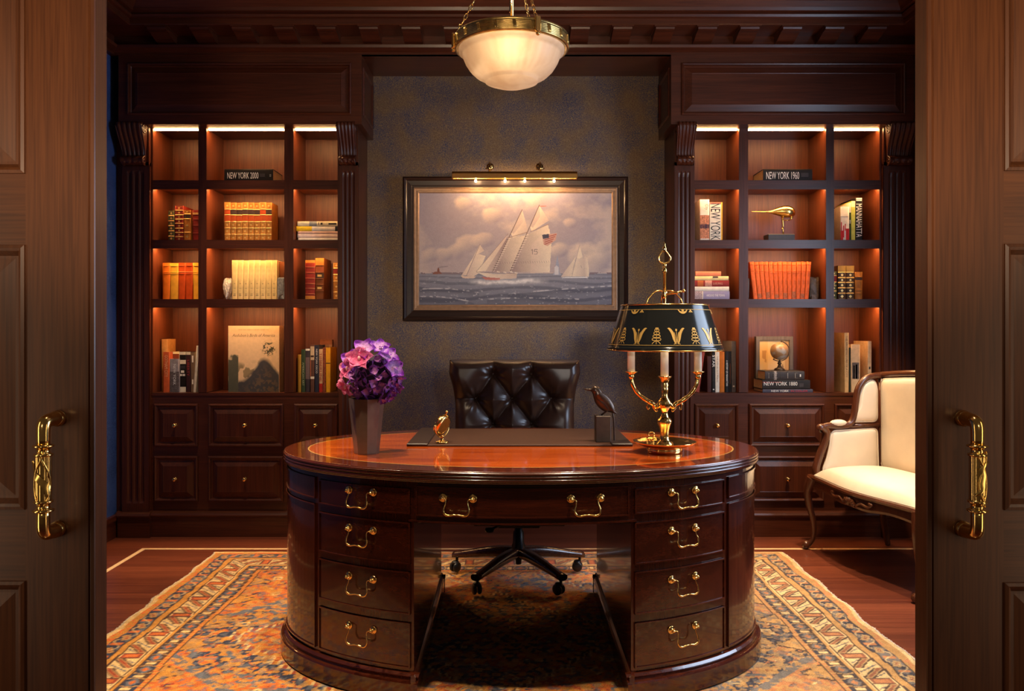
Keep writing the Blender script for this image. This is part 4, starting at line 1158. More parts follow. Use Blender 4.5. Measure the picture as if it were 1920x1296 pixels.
    # schooner: jib, foresail, mainsail, topsails, hull
    poly([(620, 848), (860, 560), (745, 845)], lite, mid); poly([(690, 846), (858, 585), (850, 690), (742, 846)], mid, dark)
    poly([(742, 850), (862, 590), (985, 575), (1010, 560), (880, 850)], dark, lite)
    poly([(870, 850), (1000, 570), (1165, 490), (1190, 640), (1178, 850)], dark, lite); poly([(1030, 860), (1040, 640), (1175, 520), (1190, 660), (1176, 853)], mid, lite)
    poly([(880, 555), (968, 380), (1015, 540), (900, 592)], lite, mid); poly([(882, 552), (968, 380), (975, 470), (905, 560)], mid)
    poly([(1030, 510), (1098, 345), (1172, 460), (1040, 545)], lite, mid); poly([(1032, 505), (1098, 345), (1104, 430), (1050, 515)], mid)
    line(968, 378, 742, 850, 3.2, col(86, 60, 56)); line(1099, 342, 874, 852, 3.2, col(86, 60, 56)); line(620, 848, 862, 560, 2, col(120, 90, 84))
    for i in range(16):
        q = i/15; line(862-118*q, 600+245*q, 880-118*q, 596+245*q, 2.4, col(235, 220, 200)); line(1000-128*q, 572+275*q, 1018-128*q, 568+275*q, 2.4, col(235, 220, 200))
    for i in range(22):
        xx = 800+17.5*i; line(xx, 776-i*.5, xx+6, 790-i*.5, 2, col(128, 104, 100), .8)
    line(860, 592, 1010, 548, 3, col(150, 120, 100)); line(1030, 545, 1170, 488, 3, col(150, 120, 100)); line(1100, 352, 1150, 350, 3, col(190, 96, 66))
    # number on the sail
    for a in ((1046, 680, 1046, 716), (1040, 686, 1046, 680), (1062, 680, 1084, 680), (1062, 680, 1060, 696), (1060, 696, 1078, 694), (1078, 694, 1085, 704), (1085, 704, 1078, 716), (1078, 716, 1060, 715)): line(*a, 2.6, col(96, 80, 82))
    # ensign
    poly([(1120, 570), (1232, 556), (1222, 610), (1160, 655), (1130, 640)], col(196, 150, 130))
    for i in range(4): line(1140, 590+17*i, 1226-i*10, 566+17*i, 4, col(158, 74, 66))
    poly([(1120, 568), (1170, 562), (1172, 592), (1126, 600)], col(56, 52, 72))
    # hull and bow wave
    poly([(622, 852), (760, 866), (930, 862), (925, 900), (800, 905), (700, 890)], col(222, 204, 180), col(190, 165, 148)); poly([(660, 888), (800, 898), (800, 914), (690, 912)], col(176, 96, 84)); line(622, 852, 930, 863, 2, col(110, 84, 80))
    for (px, py) in ((780, 848), (830, 852), (880, 850), (915, 856)): line(px, py, px+14, py+4, 6, col(214, 198, 180), .8)
    a = (np.exp(-((cy-925-(n2-.5)*40)/16)**2)*np.clip((cx-560)/80, 0, 1)*np.clip((1180-cx)/160, 0, 1)*(.3+n3))[..., None]; a = np.clip(a, 0, .9); C[:] = C*(1-a)+col(226, 218, 212)*a
    C *= (1.10+.12*n3[..., None])
    X = (740+cx/4.05-VX)*YP/F; Z = H-(300+cy/4.05-VY)*YP/F
    return X, np.full_like(X, YP), Z, np.clip(C, 0, 1)
pic = thing('ship_painting', 'framed oil painting of a schooner numbered 15 under sail, on back wall', 'painting', (PX(966, YP), YW, PZ(466, YP)))
X, Y, Z, C = paint_canvas()
color_grid('canvas', X, Y, Z, C, attr_mat('oil_paint', rough=.42, spec=.45, noise=.08, nscale=300, bump=.25), pic)
FR = wood('frame_wood', (.016, .007, .005), (.034, .014, .009), axis='x', rough=.34, coat=.12, coatr=.15, spec=.35)
q = lambda px, py: (PX(px, 5.02), PZ(py, 5.02))
fx0, fz1 = q(755, 331); fx1, fz0 = q(1178, 602)
iw = PX(1178, 5.02)-PX(1159, 5.02)
mb = MB(); nested(mb, fx0, fx1, fz0, fz1, [(0, YW-.001), (0, 5.02), (.004, 5.010), (.012, 5.004), (.022, 5.008), (.028, 5.014), (.055, 5.020), (.058, 5.024), (.066, 5.026), (.068, 5.034)], cap=False); mb.build('frame', FR, pic)
mb = MB(); nested(mb, fx0+.067, fx1-.067, fz0+.067, fz1-.067, [(0, 5.031), (.001, 5.0255), (.007, 5.0245), (.010, 5.029), (.020, 5.031), (.024, 5.028), (.030, 5.029), (.036, 5.0355)], cap=False); mb.build('gilt_liner', plain('old_gilt', (.36, .22, .13), rough=.45, metal=.5, var=.15), pic)

# picture light
pl = thing('picture_light', 'long brass picture light bar mounted above the ship painting', 'picture light', (PX(965, 4.9), YW, PZ(325, 4.9)))
YB = 4.885; bx0, bx1 = PX(848, YB), PX(1082, YB); bz1, bz0 = PZ(320, YB), PZ(334, YB)
mb = MB(); prof = []
for i in range(13):
    a = PI*(.97-i/12*1.02); r = .026; prof.append((YB+.024+r*math.cos(a), bz0+.004+(bz1-bz0-.004)*max(0, math.sin(a))))
inner = [(y+(.002 if y < YB+.02 else -.002), z-.0025) for y, z in prof[::-1]]
mb.prism([(YB-.004, bz0)]+prof+inner+[(YB-.001, bz0)], 'x', bx0, bx1)
for x in (bx0, bx1): mb.prism([(YB-.004, bz0)]+prof, 'x', x-.002, x+.002)
mb.build('light_bar', BRASS, pl)
for px in (918, 1013):
    x = PX(px, 4.95); mb = MB()
    mb.tube(spline([(x, YW, PZ(313, YW)), (x, 5.03, PZ(306, 5.03)), (x, 4.96, PZ(306, 4.96)), (x, YB+.025, bz1-.004)], 6), .006, 8)
    mb.lathe([(0, .008), (.022, .006), (.024, 0)], n=18, xf=Matrix.Translation((x, YW-.001, PZ(313, YW))) @ Matrix.Rotation(PI/2, 4, 'X'))
    mb.ball((x, YB+.03, PZ(315, 4.9)), .012, 12); mb.tube([(x-.024, YB+.03, PZ(315, 4.9)), (x+.024, YB+.03, PZ(315, 4.9))], .005, 8)
    mb.build('bracket', BRASS, pl)
PB = emit('picture_bulb', (1, .62, .30), 1500)
for px in (892, 947, 984, 1039):
    mb = MB(); mb.ball((PX(px, YB+.028), YB+.028, bz0-.012), .0052, 12, sc=(1, 1, 1.4)); mb.build('bulb', PB, pl)

# ------------------------------------------------------------------ leather desk chair
LEATHER = plain('dark_leather', (.034, .0150, .0100), rough=.30, spec=.42, var=.18, vscale=25, bump=.10, bscale=420)
oc = thing('desk_chair', 'dark brown buttoned leather swivel chair behind the desk', 'chair', (.04, 3.93, 0))
YC_ = 4.10
def chair_back():
    top, bot = 680.0, 905.0
    NX, NZ = 150, 130
    btn = [(925, 707), (997, 707), (892, 752), (960, 752), (1033, 752), (925, 799), (997, 799), (892, 846), (960, 846), (1033, 846)]
    segs = []
    for (a, b) in ((0, 2), (0, 3), (1, 3), (1, 4), (2, 5), (3, 5), (3, 6), (4, 6), (5, 7), (5, 8), (6, 8), (6, 9)): segs.append((*btn[a], *btn[b]))
    segs += [(925, 707, 925, 676), (997, 707, 997, 676), (892, 752, 835, 752), (1033, 752, 1095, 752), (892, 846, 835, 846), (1033, 846, 1095, 846)]
    v = np.linspace(0, 1, NZ)[:, None].repeat(NX, 1); u = np.linspace(-1, 1, NX)[None].repeat(NZ, 0)
    py = top+(bot-top)*v
    half = np.interp(py, [680, 705, 730, 760, 905], [123, 124.5, 117, 112, 112])
    px = 965+half*u
    d = np.full(px.shape, 1e9)
    for s in segs: d = np.minimum(d, seg_dist(px, py, *s))
    db = np.full(px.shape, 1e9)
    for b in btn: db = np.minimum(db, np.hypot(px-b[0], py-b[1]))
    puff = 1-np.clip(1-d/44, 0, 1)**2.3
    h = .046*puff-.022*np.exp(-(db/9)**2)
    # radial pleats near the buttons
    for b in btn:
        an = np.arctan2(py-b[1], px-b[0]); r = np.hypot(px-b[0], py-b[1]); h += .0022*np.cos(9*an+b[0])*np.exp(-((r-13)/9)**2)
    e = np.minimum(np.minimum((1-np.abs(u))*half/22, (py-top)/16+.02), 1); e = np.clip(e, 0, 1); edge = np.sqrt(np.clip(1-(1-e)**2, 0, 1))
    lean = (py-790)/110*-.03
    Yv = YC_-.015-lean*-1*0-(.055*edge+h*edge)+np.clip((780-py)/100, -1, 1)*.025
    X = PX(px, YC_-.04); Z = PZ(py, YC_-.04)
    mb = MB(); mb.grid([[ (X[i, j], Yv[i, j], Z[i, j]) for j in range(NX)] for i in range(NZ)])
    # back shell
    rows = []
    for i in range(0, NZ, 8):
        for_y = np.clip((780-py[i, 0])/100, -1, 1)*.025
        rows.append([(X[i, 0], YC_-.015+for_y, Z[i, 0])]+[(X[i, j], YC_+.035+for_y, Z[i, j]) for j in range(6, NX-6, 12)]+[(X[i, -1], YC_-.015+for_y, Z[i, -1])])
    mb.grid(rows); mb.grid([[p for p in (rows[0])], [(X[0, int(round(k*(NX-1)/(len(rows[0])-1)))], Yv[0, int(round(k*(NX-1)/(len(rows[0])-1)))], Z[0, 0]) for k in range(len(rows[0]))]])
    b = mb.build('backrest', LEATHER, oc)
    for (bx_, by_) in btn[:7]:
        mb = MB(); i = int((by_-top)/(bot-top)*(NZ-1)); j = int(((bx_-965)/half[i, 0]+1)/2*(NX-1)); mb.ball((X[i, j], Yv[i, j]-.002, Z[i, j]), .0075, 12, sc=(1, .6, 1)); mb.build('button', LEATHER, b)
chair_back()
mb = MB()
def rsq(w, d, z, cx=.036, cy=3.80, p=5, n=48):
    out = []
    for k in range(n):
        a = 2*PI*k/n; c, s = math.cos(a), math.sin(a); r = (abs(c)**p+abs(s)**p)**(-1/p); out.append((cx+w*c*r, cy+d*s*r, z))
    return out
mb.grid([rsq(.001, .001, .36), rsq(.30, .27, .36), rsq(.315, .285, .375), rsq(.32, .29, .43), rsq(.31, .28, .47), rsq(.27, .24, .495), rsq(.001, .001, .505)], 0, True, False, True); mb.build('seat', LEATHER, oc)
BLK = plain('black_metal', (.016, .015, .016), rough=.35, metal=.6)
mb = MB(); mb.box(-.17, .25, 3.62, 3.95, .335, .362, bev=.006); mb.box(-.06, .14, 3.72, 3.98, .30, .337, bev=.006); mb.build('tilt_mechanism', BLK, oc)
mb = MB(); mb.tube([(-.03, 3.75, .315), (-.09, 3.66, .312)], .006, 8); mb.lathe([(0, .0), (.02, .002), (.022, .010), (.02, .018), (0, .02)], (-.095, 3.655, .300), 18); mb.build('tension_knob', BLK, oc)
mb = MB(); hx, hy = .04, 3.93
mb.lathe([(0, .075), (.014, .075), (.016, .10), (.032, .105), (.034, .165), (.028, .18), (.026, .235), (.020, .24), (.020, .32), (0, .32)], (hx, hy, 0), 24); mb.build('gas_column', BLK, oc)
BASEW = wood('base_wood', (.035, .012, .008), (.070, .024, .014), axis='x', rough=.25, coat=.5, coatr=.1)
for k in range(5):
    an = math.radians(-126+72*k); d = Vector((math.cos(an), math.sin(an), 0)); s = Vector((-d.y, d.x, 0)); c = Vector((hx, hy, 0)); mb = MB(); rows = []
    for i in range(15):
        t = i/14; r = .028+.315*t; zt = .158-.052*t+.018*math.sin(PI*t)*(1-t); zb = .112-.035*t; w = .028-.006*t+(.003 if t > .9 else 0)
        row = []
        for q_ in range(12):
            a = 2*PI*q_/12; cc, ss = math.cos(a), math.sin(a); rr = (abs(cc)**3.5+abs(ss)**3.5)**(-1/3.5)
            row.append(c+d*r+s*(w*cc*rr)+Vector((0, 0, (zt+zb)/2+(zt-zb)/2*ss*rr)))
        rows.append(row)
    mb.grid(rows, 0, True, False, True); mb.add(rows[-1], [list(range(12))])
    leg = mb.build('base_leg', BASEW, oc)
    e = c+d*.325; mb = MB(); mb.tube([e+Vector((0, 0, .085)), e+Vector((0, 0, .052))], .007, 8)
    wx = math.radians(30*k+20); wd = Vector((math.cos(wx), math.sin(wx), 0)); off = Vector((-wd.y, wd.x, 0))*.012
    for sg in (-1, 1):
        m_ = Matrix.Translation(e+off+wd*(sg*.012)+Vector((0, 0, .0335))) @ Vector((0, 0, 1)).rotation_difference(wd).to_matrix().to_4x4()
        mb.lathe([(0, -.008), (.020, -.008), (.0255, -.004), (.0255, .004), (.020, .008), (0, .008)], n=20, xf=m_)
    mb.lathe([(0, .066), (.016, .062), (.022, .05), (.0, .048)], (e.x+off.x, e.y+off.y, 0), 14)
    mb.build('castor', BLACKPL, leg)

oc.location.z = .0122
# ------------------------------------------------------------------ cream armchair at the right
tx, ty = Vector((.183, -.983, 0)), Vector((.983, .183, 0)); A0 = Vector((1.665, 4.515, 0))
AM = Matrix(((tx.x, ty.x, 0, A0.x), (tx.y, ty.y, 0, A0.y), (0, 0, 1, 0), (0, 0, 0, 1)))      # local (t across, d depth, z)
CREAM = plain('cream_leather', (.80, .70, .56), rough=.42, var=.04, vscale=12, coat=.1, coatr=.3, bump=.05, bscale=300)
ac = thing('armchair', 'cream upholstered armchair with carved dark wood frame by right bookcase', 'armchair', tuple(AM @ Vector((.46, .24, 0))))
WT, DP = .92, .47
AB = lambda: MB(AM)
def front_d(t): u = (t/WT)*2-1; return -.028*math.cos(u*PI*.98)*.9-.006
mb = AB(); rows = []
for i in range(33):
    t = -.012+(WT+.024)*i/32; d = front_d(min(max(t, 0), WT))
    u = abs(t/WT*2-1); zb = .352-.022*math.exp(-(u/.28)**2)+.010*math.cos(u*9)*math.exp(-(u/.5)**2)-.012*u**4
    rows.append([(t, d+.055, zb), (t, d+.008, zb), (t, d+.004, zb+.012), (t, d+.010, .392), (t, d-.002, .398), (t, d-.006, .408), (t, d+.0, .418), (t, d+.055, .420)])
mb.grid(rows, 0, False, False, True); mb.add(rows[0], [list(range(8))]); mb.add(rows[-1], [list(range(8))[::-1]])
for t in (-.012, WT-.043): mb.box(t, t+.055, .03, DP+.02, .345, .418, bev=.006)
mb.box(0, WT, DP-.03, DP+.025, .34, .418, bev=.006)
# carved shell on the front rail
c = WT/2
for k in range(9):
    a = PI*k/8; p = (c+.050*math.cos(a), front_d(c)-.001, .352+.034*math.sin(a)); mb.tube([(c, front_d(c)-.003, .350), p], [.004, .008], 8)
for s in (-1, 1):
    mb.tube(spline([(c+s*.05, front_d(c)+.001, .352), (c+s*.09, front_d(c)+.002, .372), (c+s*.14, front_d(c)+.005, .366), (c+s*.17, front_d(c)+.008, .380), (c+s*.15, front_d(c)+.006, .386)], 5), .006, 8)
fr = mb.build('seat_frame', W_CHAIR, ac)
for s, t0 in ((-1, .018), (1, WT-.018)):
    mb = AB(); o = (s*.55, -.8)
    P_ = lambda k, z: (t0+o[0]*k, .022+o[1]*k, z)
    mb.tube(spline([P_(-.012, .40), P_(.004, .36), P_(.016, .315), P_(.008, .25), P_(-.012, .17), P_(-.018, .10), P_(-.006, .05), P_(.018, .022)], 6), [.034-.0105*min(1, i/10)-.0105*min(1, max(0, i-10)/20)+.002*max(0, i-34)/8 for i in range(43)], 14)
    mb.ball(P_(.026, .024), .0235, 14); mb.tube([P_(.0+.026*math.cos(a)*.4+.02, .03+.016*math.sin(a)) for a in [i*.6 for i in range(9)]], .004, 6)
    mb.tube(spline([P_(.022, .385), P_(.034, .350), P_(.026, .32), P_(.016, .335)], 5), .006, 8)
    mb.build('front_leg', W_CHAIR, ac)
for t0 in (.02, WT-.02):
    mb = AB(); mb.tube(spline([(t0, DP, .40), (t0, DP-.003, .25), (t0, DP+.015, .10), (t0, DP+.035, .004)], 6), [.023-.008*i/18 for i in range(19)], 10); mb.build('back_leg', W_CHAIR, ac)
# seat cushion
mb = AB(); rows = []
NI, NJ = 26, 26
for i in range(NI):
    t = .030+(WT-.06)*i/(NI-1); row = []
    for j in range(NJ):
        v = j/(NJ-1); u = i/(NI-1)*2-1; d0 = front_d(t)+.016; d = d0+(DP-.03-d0)*v
        w = (1-abs(u)**5)*(1-abs(2*v-1)**5); row.append((t, d, .420+.062*max(0, w)**.45+.022*max(0, (1-u*u)*(1-(2*v-1)**2))))
    rows.append(row)
mb.grid(rows); mb.build('seat_cushion', CREAM, ac)
def pad(mb, poly, plane, base, thick, sgn):
    """padded panel: poly in (d or t, z) laid on a plane; domed"""
    cx_ = sum(p[0] for p in poly)/len(poly); cz = sum(p[1] for p in poly)/len(poly); rows = []
    for k, e in ((1.0, 0), (.985, .35), (.955, .62), (.90, .82), (.80, .93), (.6, .98), (.3, 1), (.001, 1)):
        rows.append([((base+sgn*thick*e, cx_+(a-cx_)*k, cz+(z-cz)*k) if plane == 't' else (cx_+(a-cx_)*k, base+sgn*thick*e, cz+(z-cz)*k)) for a, z in poly])
    mb.grid(rows, 0, True, False, True)
def rounded(pts, r=.02, n=4):
    out = []; m = len(pts)
    for i in range(m):
        p = Vector(pts[i]+(0,)); a = Vector(pts[i-1]+(0,)); b = Vector(pts[(i+1) % m]+(0,))
        da = (a-p); db = (b-p); ra = min(r, da.length*.4); rb = min(r, db.length*.4); s = p+da.normalized()*ra; e = p+db.normalized()*rb
        for k in range(n+1):
            t = k/n; out.append(tuple(((1-t)**2*s+2*t*(1-t)*p+t*t*e)[:2]))
    return out
for s, t0 in ((1, .0), (-1, WT)):
    T = lambda v: t0+s*v
    # wood of the arm: front support, arm, sweeping wing
    mb = AB()
    mb.tube(spline([(T(.02), .070, .405), (T(.016), .055, .45), (T(.012), .078, .52), (T(.010), .112, .60), (T(.012), .122, .655), (T(.014), .105, .680), (T(.014), .085, .686), (T(.014), .080, .672)], 6), .021, 12)
    for q_ in range(3):
        a0 = q_*.9; mb.tube([(T(.004), .098+.020*math.cos(a0+k*.5)*(1-k/16), .668+.020*math.sin(a0+k*.5)*(1-k/16)) for k in range(12)], .0045, 6)
    mb.tube(spline([(T(.014), .085, .682), (T(.014), .13, .694), (T(.014), .20, .690), (T(.014), .262, .700), (T(.013), .292, .740), (T(.012), .306, .82), (T(.012), .322, .90), (T(.012), .365, .955), (T(.012), .42, .972), (T(.012), DP+.004, .974)], 6), [.0185]*55, 12)
    mb.tube([(T(.012), .245, .690), (T(.012), DP, .690)], .013, 8)
    mb.tube([(T(.014), DP, .41), (T(.012), DP, .974)], .019, 10)
    mb.build('arm_frame', W_CHAIR, ac)
    mb = AB(); mb.ball((T(.014), .195, .708), 1, 16, sc=(.026, .052, .020)); mb.build('arm_pad', CREAM, ac)
    for nm, pts in (('lower_side_panel', [(.090, .430), (.120, .50), (.142, .585), (.150, .665), (.440, .672), (.448, .430)]), ('upper_side_panel', [(.275, .712), (.440, .712), (.440, .90), (.425, .945), (.39, .948), (.352, .925), (.332, .87), (.318, .78)])):
        mb = AB(); po = rounded(pts, .03); pad(mb, po, 't', T(.008), .022, s); pad(mb, po, 't', T(.008), .012, -s); pn = mb.build(nm, CREAM, ac)
        mb = AB(); mb.tube([(T(.016), a, z) for a, z in po], .0042, 6, closed=True); mb.build('piping', CREAM, pn)
mb = AB()
top = lambda t: .976+.030*math.sin(PI*t/WT)
mb.tube([(t, DP+.002, top(t)) for t in [WT*i/24 for i in range(25)]], .0185, 12); mb.tube([(.0, DP+.004, .45), (WT, DP+.004, .45)], .014, 8); mb.build('back_frame', W_CHAIR, ac)
mb = AB(); po = rounded([(.024, .45), (WT-.024, .45), (WT-.024, .955), (WT*.75, .972), (WT*.5, .985), (WT*.25, .972), (.024, .955)], .035); pad(mb, po, 'd', DP, .040, -1); pad(mb, po, 'd', DP, .018, 1); pn = mb.build('back_panel', CREAM, ac)
mb = AB(); mb.tube([(a, DP-.010, z) for a, z in po], .0042, 6, closed=True); mb.build('piping', CREAM, pn)

# ------------------------------------------------------------------ rug
def rug():
    x0, x1, y0, y1 = -1.625, 1.500, 1.98, 4.425
    NX, NY = 521, 408
    u = np.linspace(0, 1, NX)[None].repeat(NY, 0); v = np.linspace(0, 1, NY)[:, None].repeat(NX, 1)
    X = x0+(x1-x0)*u; Y = y0+(y1-y0)*v
    wob = vnoise((NY, NX), (9, 9), 11, 3)-.5; wob2 = vnoise((NY, NX), (7, 8), 12, 3)-.5
    Xs, Ys = X.copy(), Y.copy()            # pattern space, hand-woven wander
    W, Ht = x1-x0, y1-y0
    a = Xs-x0+wob*.030; b = x1-Xs+wob*.030; c = Ys-y0+wob2*.030; d = y1-Ys+wob2*.030
    e = np.minimum(np.minimum(a, b), np.minimum(c, d))                    # distance from the edge
    run = np.where(np.minimum(a, b) < np.minimum(c, d), Ys, Xs)           # coordinate along the border
    side = (np.minimum(a, b) < np.minimum(c, d))
    col = lambda r, g, b_: np.array(srgb(r, g, b_)[:3])
    IV, GOLD_, ORG_, RED, NAVY, SLATE, BRN, TAN = col(208, 174, 118), col(190, 130, 54), col(190, 98, 42), col(152, 64, 36), col(46, 50, 70), col(96, 98, 106), col(80, 52, 40), col(172, 130, 80)
    C = np.zeros((NY, NX, 3)); rng_ = np.random.default_rng(3)
    n1 = vnoise((NY, NX), (60, 75), 21, 2); n2 = vnoise((NY, NX), (16, 20), 22, 3); n3 = vnoise((NY, NX), (150, 190), 23, 1)
    def put(m, cl, al=1.0): C[m] = C[m]*(1-al)+cl*al
    def tri(x, p): return np.abs(((x/p) % 1)-.5)*2       # 1 at cell edge, 0 at centre
    # field
    xc, yc = (x0+x1)/2, (y0+y1)/2
    fx_, fy_ = Xs-xc+wob*.05, Ys-yc+wob2*.05
    put(e > -1, ORG_); put((n1 > .56), RED)
    # small scattered motifs on a lattice
    def motifs(msk, px, py, sz, pal, seed):
        i = np.floor(fx_/px+.5*(np.floor(fy_/py) % 2)); j = np.floor(fy_/py)
        lx = (fx_/px+.5*(j % 2)-i-.5)*px; ly = (fy_/py-j-.5)*py
        hsh = (np.sin(i*12.9898+j*78.233+seed)*43758.5453) % 1
        dd = np.abs(lx)/sz+np.abs(ly)/sz; sq = np.maximum(np.abs(lx), np.abs(ly))/sz
        kind = (hsh*7.7) % 1
        shp = np.where(kind < .4, dd, np.where(kind < .75, sq*1.25, np.abs(lx+ly*np.sign(hsh-.5))/sz*1.8+np.abs(ly)/sz*.7))
        for k, cl in enumerate(pal):
            s = (np.floor(hsh*31) % len(pal)) == k; put(msk & s & (shp < 1), cl)
            put(msk & s & (shp < .45), pal[(k+2) % len(pal)])
    dm = np.abs(fx_)/1.02+np.abs(fy_)/.80                                   # big centre lozenge
    st = np.floor(np.abs(fy_)/.045)*.045; hexm = np.abs(fx_)/.98+st/.95
    cor = (hexm > 1.05)
    put(cor, NAVY); put(cor & (n2 > .50), SLATE); put(cor & (n2 > .60), ORG_)
    put(~cor & (n2 < .40), SLATE)
    motifs(e > .36, .046, .040, .017, [ORG_, GOLD_, RED, SLATE, GOLD_, NAVY, ORG_], 2.0)
    motifs(e > .38, .105, .092, .034, [ORG_, GOLD_, IV, RED, SLATE, GOLD_, ORG_], 1.0)
    put((np.abs(hexm-1.05) < .022), IV); put((np.abs(hexm-1.05) < .010), RED); put((np.abs(hexm-1.11) < .016), NAVY)
    inn = np.abs(fx_)/.55+np.floor(np.abs(fy_)/.03)*.03/.52
    put(inn < 1, NAVY); put((inn < 1) & (n1 > .55), RED); motifs((inn < .93), .045, .04, .017, [ORG_, IV, RED, GOLD_, SLATE], 4.0); put(np.abs(inn-.98) < .03, IV); put(np.abs(inn-.98) < .012, BRN)
    # corner brackets with orange ground and tongues
    for sx in (-1, 1):
        for sy in (-1, 1):
            q = (W/2-.42-sx*fx_)/.55+(Ht/2-.42-sy*fy_)/.55; put((q < 1) & (e > .36), ORG_); put((np.abs(q-1) < .05) & (e > .36), SLATE); motifs((q < .85) & (e > .40), .09, .08, .028, [NAVY, IV, RED, GOLD_], 9.0)
    fl = (e > .36) & (e < .46) ; tg = tri(run, .26); put(fl & (tg > .45+.5*(e-.36)/.10), GOLD_); put(fl & (np.abs(tg-.45-.5*(e-.36)/.10) < .06), BRN)
    # borders from the inside out
    def band(lo, hi, cl): m = (e >= lo) & (e < hi); put(m, cl); return m
    band(.342, .364, GOLD_); m = (e >= .342) & (e < .364); put(m & (tri(run, .022) < .45), ORG_); put((np.abs(e-.364) < .003), BRN)
    m = band(.275, .342, BRN); put(m & (n1 > .5), NAVY)
    k = (e-.308)/.034; s = run/.105; cell = np.floor(s); f = s-cell-.5
    put(m & (np.abs(f*2)+np.abs(k) < .75), np.array(SLATE)); put(m & (np.abs(f*2)+np.abs(k) < .38), ORG_); put(m & (np.abs(np.abs(f)-.5) < .09) & (np.abs(k) < .55), IV); put(m & (np.abs(np.abs(f)-.36+np.abs(k)*.12) < .035), TAN)
    band(.255, .275, GOLD_); put(np.abs(e-.275) < .0028, BRN); put(np.abs(e-.256) < .004, IV)
    m = band(.150, .255, IV); k = (e-.2025)/.0525; s = run/.215; cell = np.floor(s); f = s-cell-.5
    put(m & (np.abs(e-.2525) < .003), BRN); put(m & (np.abs(e-.1525) < .003), BRN)
    put(m & (np.abs(np.abs(f)-.5) < .10) & (np.abs(k) < .78), RED); put(m & (np.abs(np.abs(f)-.5) < .055) & (np.abs(k) < .55), ORG_); put(m & (np.abs(np.abs(np.abs(f)-.5)-.10) < .018) & (np.abs(k) < .82), BRN)
    lf = np.abs(k-np.where(f < 0, 1, -1)*(np.abs(f)*3.6-.75)); put(m & (np.abs(f) < .38) & (lf < .34), TAN); put(m & (np.abs(f) < .38) & (np.abs(lf-.34) < .09), BRN); put(m & (np.abs(f) < .36) & (lf < .14), RED)
    put(m & (np.abs(f) < .36) & (tri(run+e*.7, .036) < .22) & (np.abs(k) < .8) & (lf > .5), SLATE)
    band(.118, .150, GOLD_); put(np.abs(e-.150) < .003, BRN)
    m = band(.052, .118, NAVY); put(m & (n1 > .52), SLATE); k = (e-.085)/.033; s = run/.125; cell = np.floor(s); f = s-cell-.5
    put(m & (np.abs(f*1.9+k*.4)+np.abs(k)*.6 < .48), TAN); put(m & (np.abs(f*1.9+k*.4)+np.abs(k)*.6 < .22), RED); put(m & (np.abs(np.abs(f)-.46) < .05) & (np.abs(k) < .7), ORG_); put(m & (np.abs(k-np.sin(f*6.28)*.7) < .12), IV, .7)
    put(np.abs(e-.118) < .003, BRN); put(np.abs(e-.052) < .003, BRN)
    band(.018, .052, GOLD_); put((e >= .018) & (e < .052) & (n3 > .6), ORG_); band(-1, .018, IV)
    # colour streaks of the yarn (abrash); then the right end is turned more golden
    sp1 = vnoise((NY, NX), (110, 140), 71, 2); put((sp1 > .62) & (e > .366), GOLD_, .8); put((sp1 < .36) & (e > .366), SLATE, .65); put((vnoise((NY, NX), (95, 120), 72, 2) > .65) & (e > .366), TAN, .7)
    C *= (.80+.42*n3[..., None]); ab = vnoise((NY, NX), (22, 1), 31, 2)[..., None]; C *= (.86+.28*ab)
    g = np.clip((u-.62)/.2, 0, 1)[..., None]; C = C*(1-g*.5)+ (C.mean(-1, keepdims=True)*np.array([1.30, .92, .42]))*g*.5
    edge_w = (vnoise((NY, NX), (26, 26), 41, 2)-.5)*.030
    Xo = X+edge_w*np.clip(1-np.minimum(u, 1-u)*9, 0, 1); Yo = Y+edge_w.T[:NY, :NX].repeat(1, 0)*0 if False else Y
    Z = .010+.0022*(n2-.5)+.0008*(n3-.5); Z = np.where((u == 0) | (u == 1) | (v == 0) | (v == 1), .0008, Z)
    return Xo, Yo, Z, np.clip(C, 0, 1)
X, Y, Z, C = rug()
rg = thing('rug', 'worn oriental rug in orange, gold and navy under the desk', 'rug', (-.06, 3.2, 0))
color_grid('pile', X, Y, Z, C, attr_mat('rug_wool', rough=.9, spec=.1, noise=.28, nscale=220, bump=.5, sheen=.2), rg)
mb = MB(); rg2 = random.Random(8); FRM = plain('rug_cotton', (.62, .50, .36), rough=.9, var=.2, vscale=120)
for s_, j in ((-1, 0), (1, X.shape[1]-1)):
    for i in range(0, X.shape[0], 2):
        a = Vector((X[i, j]-s_*.004, Y[i, j], .0065)); mb.tube([a, a+Vector((s_*(.008+rg2.uniform(0, .006)), rg2.uniform(-.004, .004), -.003))], .0028, 5)
fr_ = mb.build('selvedge_fringe', FRM, rg); fr_['kind'] = 'stuff'
